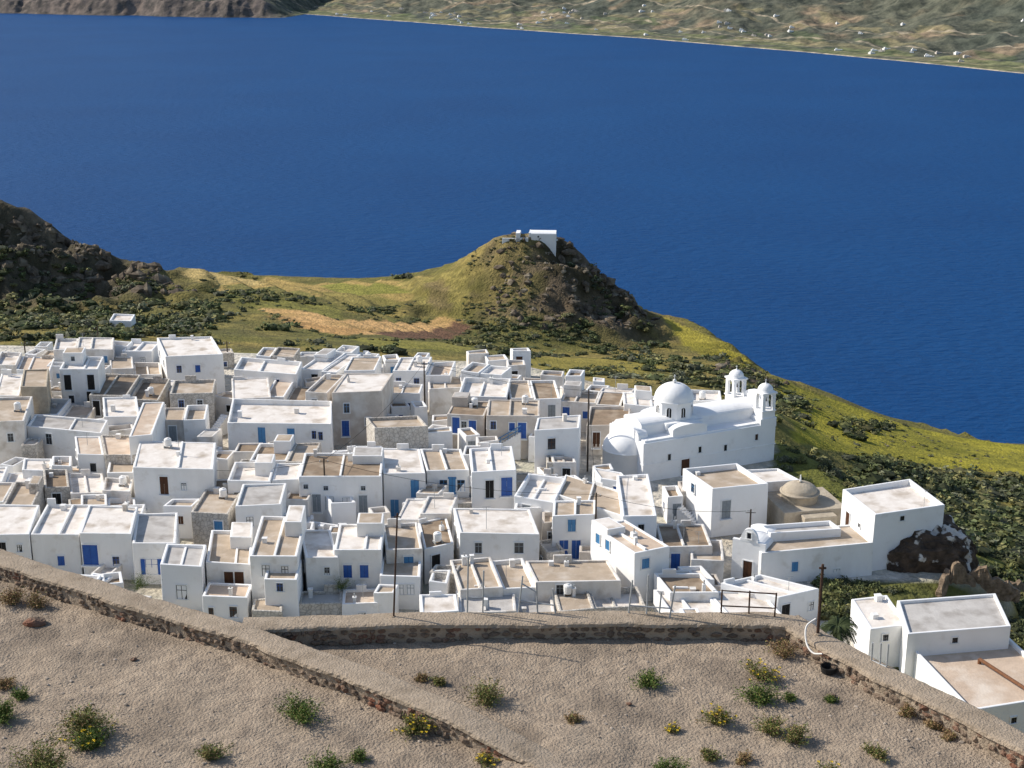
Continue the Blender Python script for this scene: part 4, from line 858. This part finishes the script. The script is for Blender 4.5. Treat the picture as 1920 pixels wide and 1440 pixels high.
def upole(px,py,Y,label='dark wooden utility pole among the houses'):
    x,y,z=at_y(px,py,Y); zg=hz(x,y); mb=MB(); mb.tube((x,y,zg-.5),(x,y,z),.12,0,10,.08); E=mb.build('utility_pole',[WD],None,(x,y,zg-.5))
    mb=MB(); mb.tube((x-.5,y,z-.35),(x+.5,y,z-.35),.04,0,6)
    for dx in (-.42,0,.42): mb.tube((x+dx,y,z-.33),(x+dx,y,z-.15),.035,1,6)
    mb.build('crossarm',[WD,W1],E,(x,y,zg-.5)); top(E,label,'utility pole','utility poles in the village'); return (x,y,z-.15)
UP=[upole(*q) for q in [(607,860,140),(1104,730,156),(1118,924,130),(795,678,176),(1408,955,129),(262,862,150),(425,640,200),(182,612,205),(45,640,205),(982,682,200)]]
def cable(a,b,sag=.8):
    P=[(a[0]+(b[0]-a[0])*t,a[1]+(b[1]-a[1])*t,a[2]+(b[2]-a[2])*t-4*sag*t*(1-t)) for t in np.linspace(0,1,13)]
    swept('power_line',P,.02,DK,'thin dark overhead cable between poles','cable')
for i,j in [(0,5),(0,3),(3,1),(1,2),(2,4),(5,7),(6,7),(3,6),(0,2),(3,9)]: cable(UP[i],UP[j],U(.6,1.3))
p1=at_z(1838,1228,174.0);p2=at_z(1935,1290,174.0); mb=MB(); mb.tube((*p1,173.6),(*p2,173.6),.15,0,12); mb.tube((*p1,173.2),(*p1,173.6),.16,0,12); o=mb.build('rusty_pipe',[RU2],None,(*p1,173.2)); top(o,'thick rusty pipe lying on a sandy roof','pipe')
def ruin(px,py,Ln,yawd,hm,label):
    x,y=hit(px,py,120); z=hz(x,y)-1; a=math.radians(yawd); m=int(Ln/.3); V=[];mb=MB()
    for i in range(m+1):
        s=-Ln/2+Ln*i/m; hh=1.1+hm*float(fbm(s+px,0,1.1,4,px%9))*float(sst(m/2-abs(i-m/2),0,m*.25)); cx_,cy_=x+math.cos(a)*s,y+math.sin(a)*s
        for (t,zz) in ((-.4,0),(-.36,.3),(-.34,.65),(-.24,1),(.24,1),(.34,.6),(.4,0)):
            V.append((cx_-math.sin(a)*(t+U(-.12,.12)),cy_+math.cos(a)*(t+U(-.12,.12)),z+hh*zz+U(-.1,.1)))
    mb.add(V,[(i*7+j,(i+1)*7+j,(i+1)*7+j+1,i*7+j+1) for i in range(m) for j in range(6)]+[(0,1,2,3,4,5,6),tuple(m*7+6-j for j in range(7))]); o=mb.build('ruined_wall',[RUI],None,(x,y,z)); top(o,label,'wall','ruined stone walls')
RUI=mat('ruin_stone',(.30,.22,.15),(.12,.088,.06),1.8,.95,.9,6)
ruin(1770,1105,4,60,2.6,'jagged ruined wall of reddish-brown stone'); ruin(1850,1118,6,-15,2.4,'crumbling brown rubble wall'); ruin(1900,1118,4,35,2.4,'collapsed rubble wall with jagged top'); ruin(1800,1090,3,10,3,'crumbling brown rubble wall')
# ---------------------------------------------------------------- light & camera
az=math.atan2(-.95,.31); el=math.radians(35)
sv=Vector((math.cos(el)*math.sin(az),math.cos(el)*math.cos(az),math.sin(el)))
sd=bpy.data.lights.new('sun','SUN'); sd.energy=5.0; sd.angle=math.radians(.55); sd.color=(1,.935,.83); so=bpy.data.objects.new('sun',sd); so.rotation_euler=sv.to_track_quat('Z','Y').to_euler(); COL.objects.link(so)
w=bpy.data.worlds.new('World'); sc.world=w; w.use_nodes=True; nt=w.node_tree; sk=nt.nodes.new('ShaderNodeTexSky'); sk.sky_type='NISHITA'; sk.sun_disc=False; sk.sun_elevation=el; sk.sun_rotation=az; sk.altitude=200
nt.links.new(sk.outputs[0],nt.nodes['Background'].inputs[0]); nt.nodes['Background'].inputs[1].default_value=.15
cam=bpy.data.cameras.new('camera'); cam.sensor_width=36; cam.lens=F/1920*36; cam.clip_end=80000; cam.clip_start=.5
co=bpy.data.objects.new('camera',cam); co.location=(0,0,CAMZ); co.rotation_euler=(math.pi/2-PITCH,0,0); COL.objects.link(co); sc.camera=co
sc.view_settings.view_transform='Standard'; sc.view_settings.look='None'; sc.view_settings.exposure=0
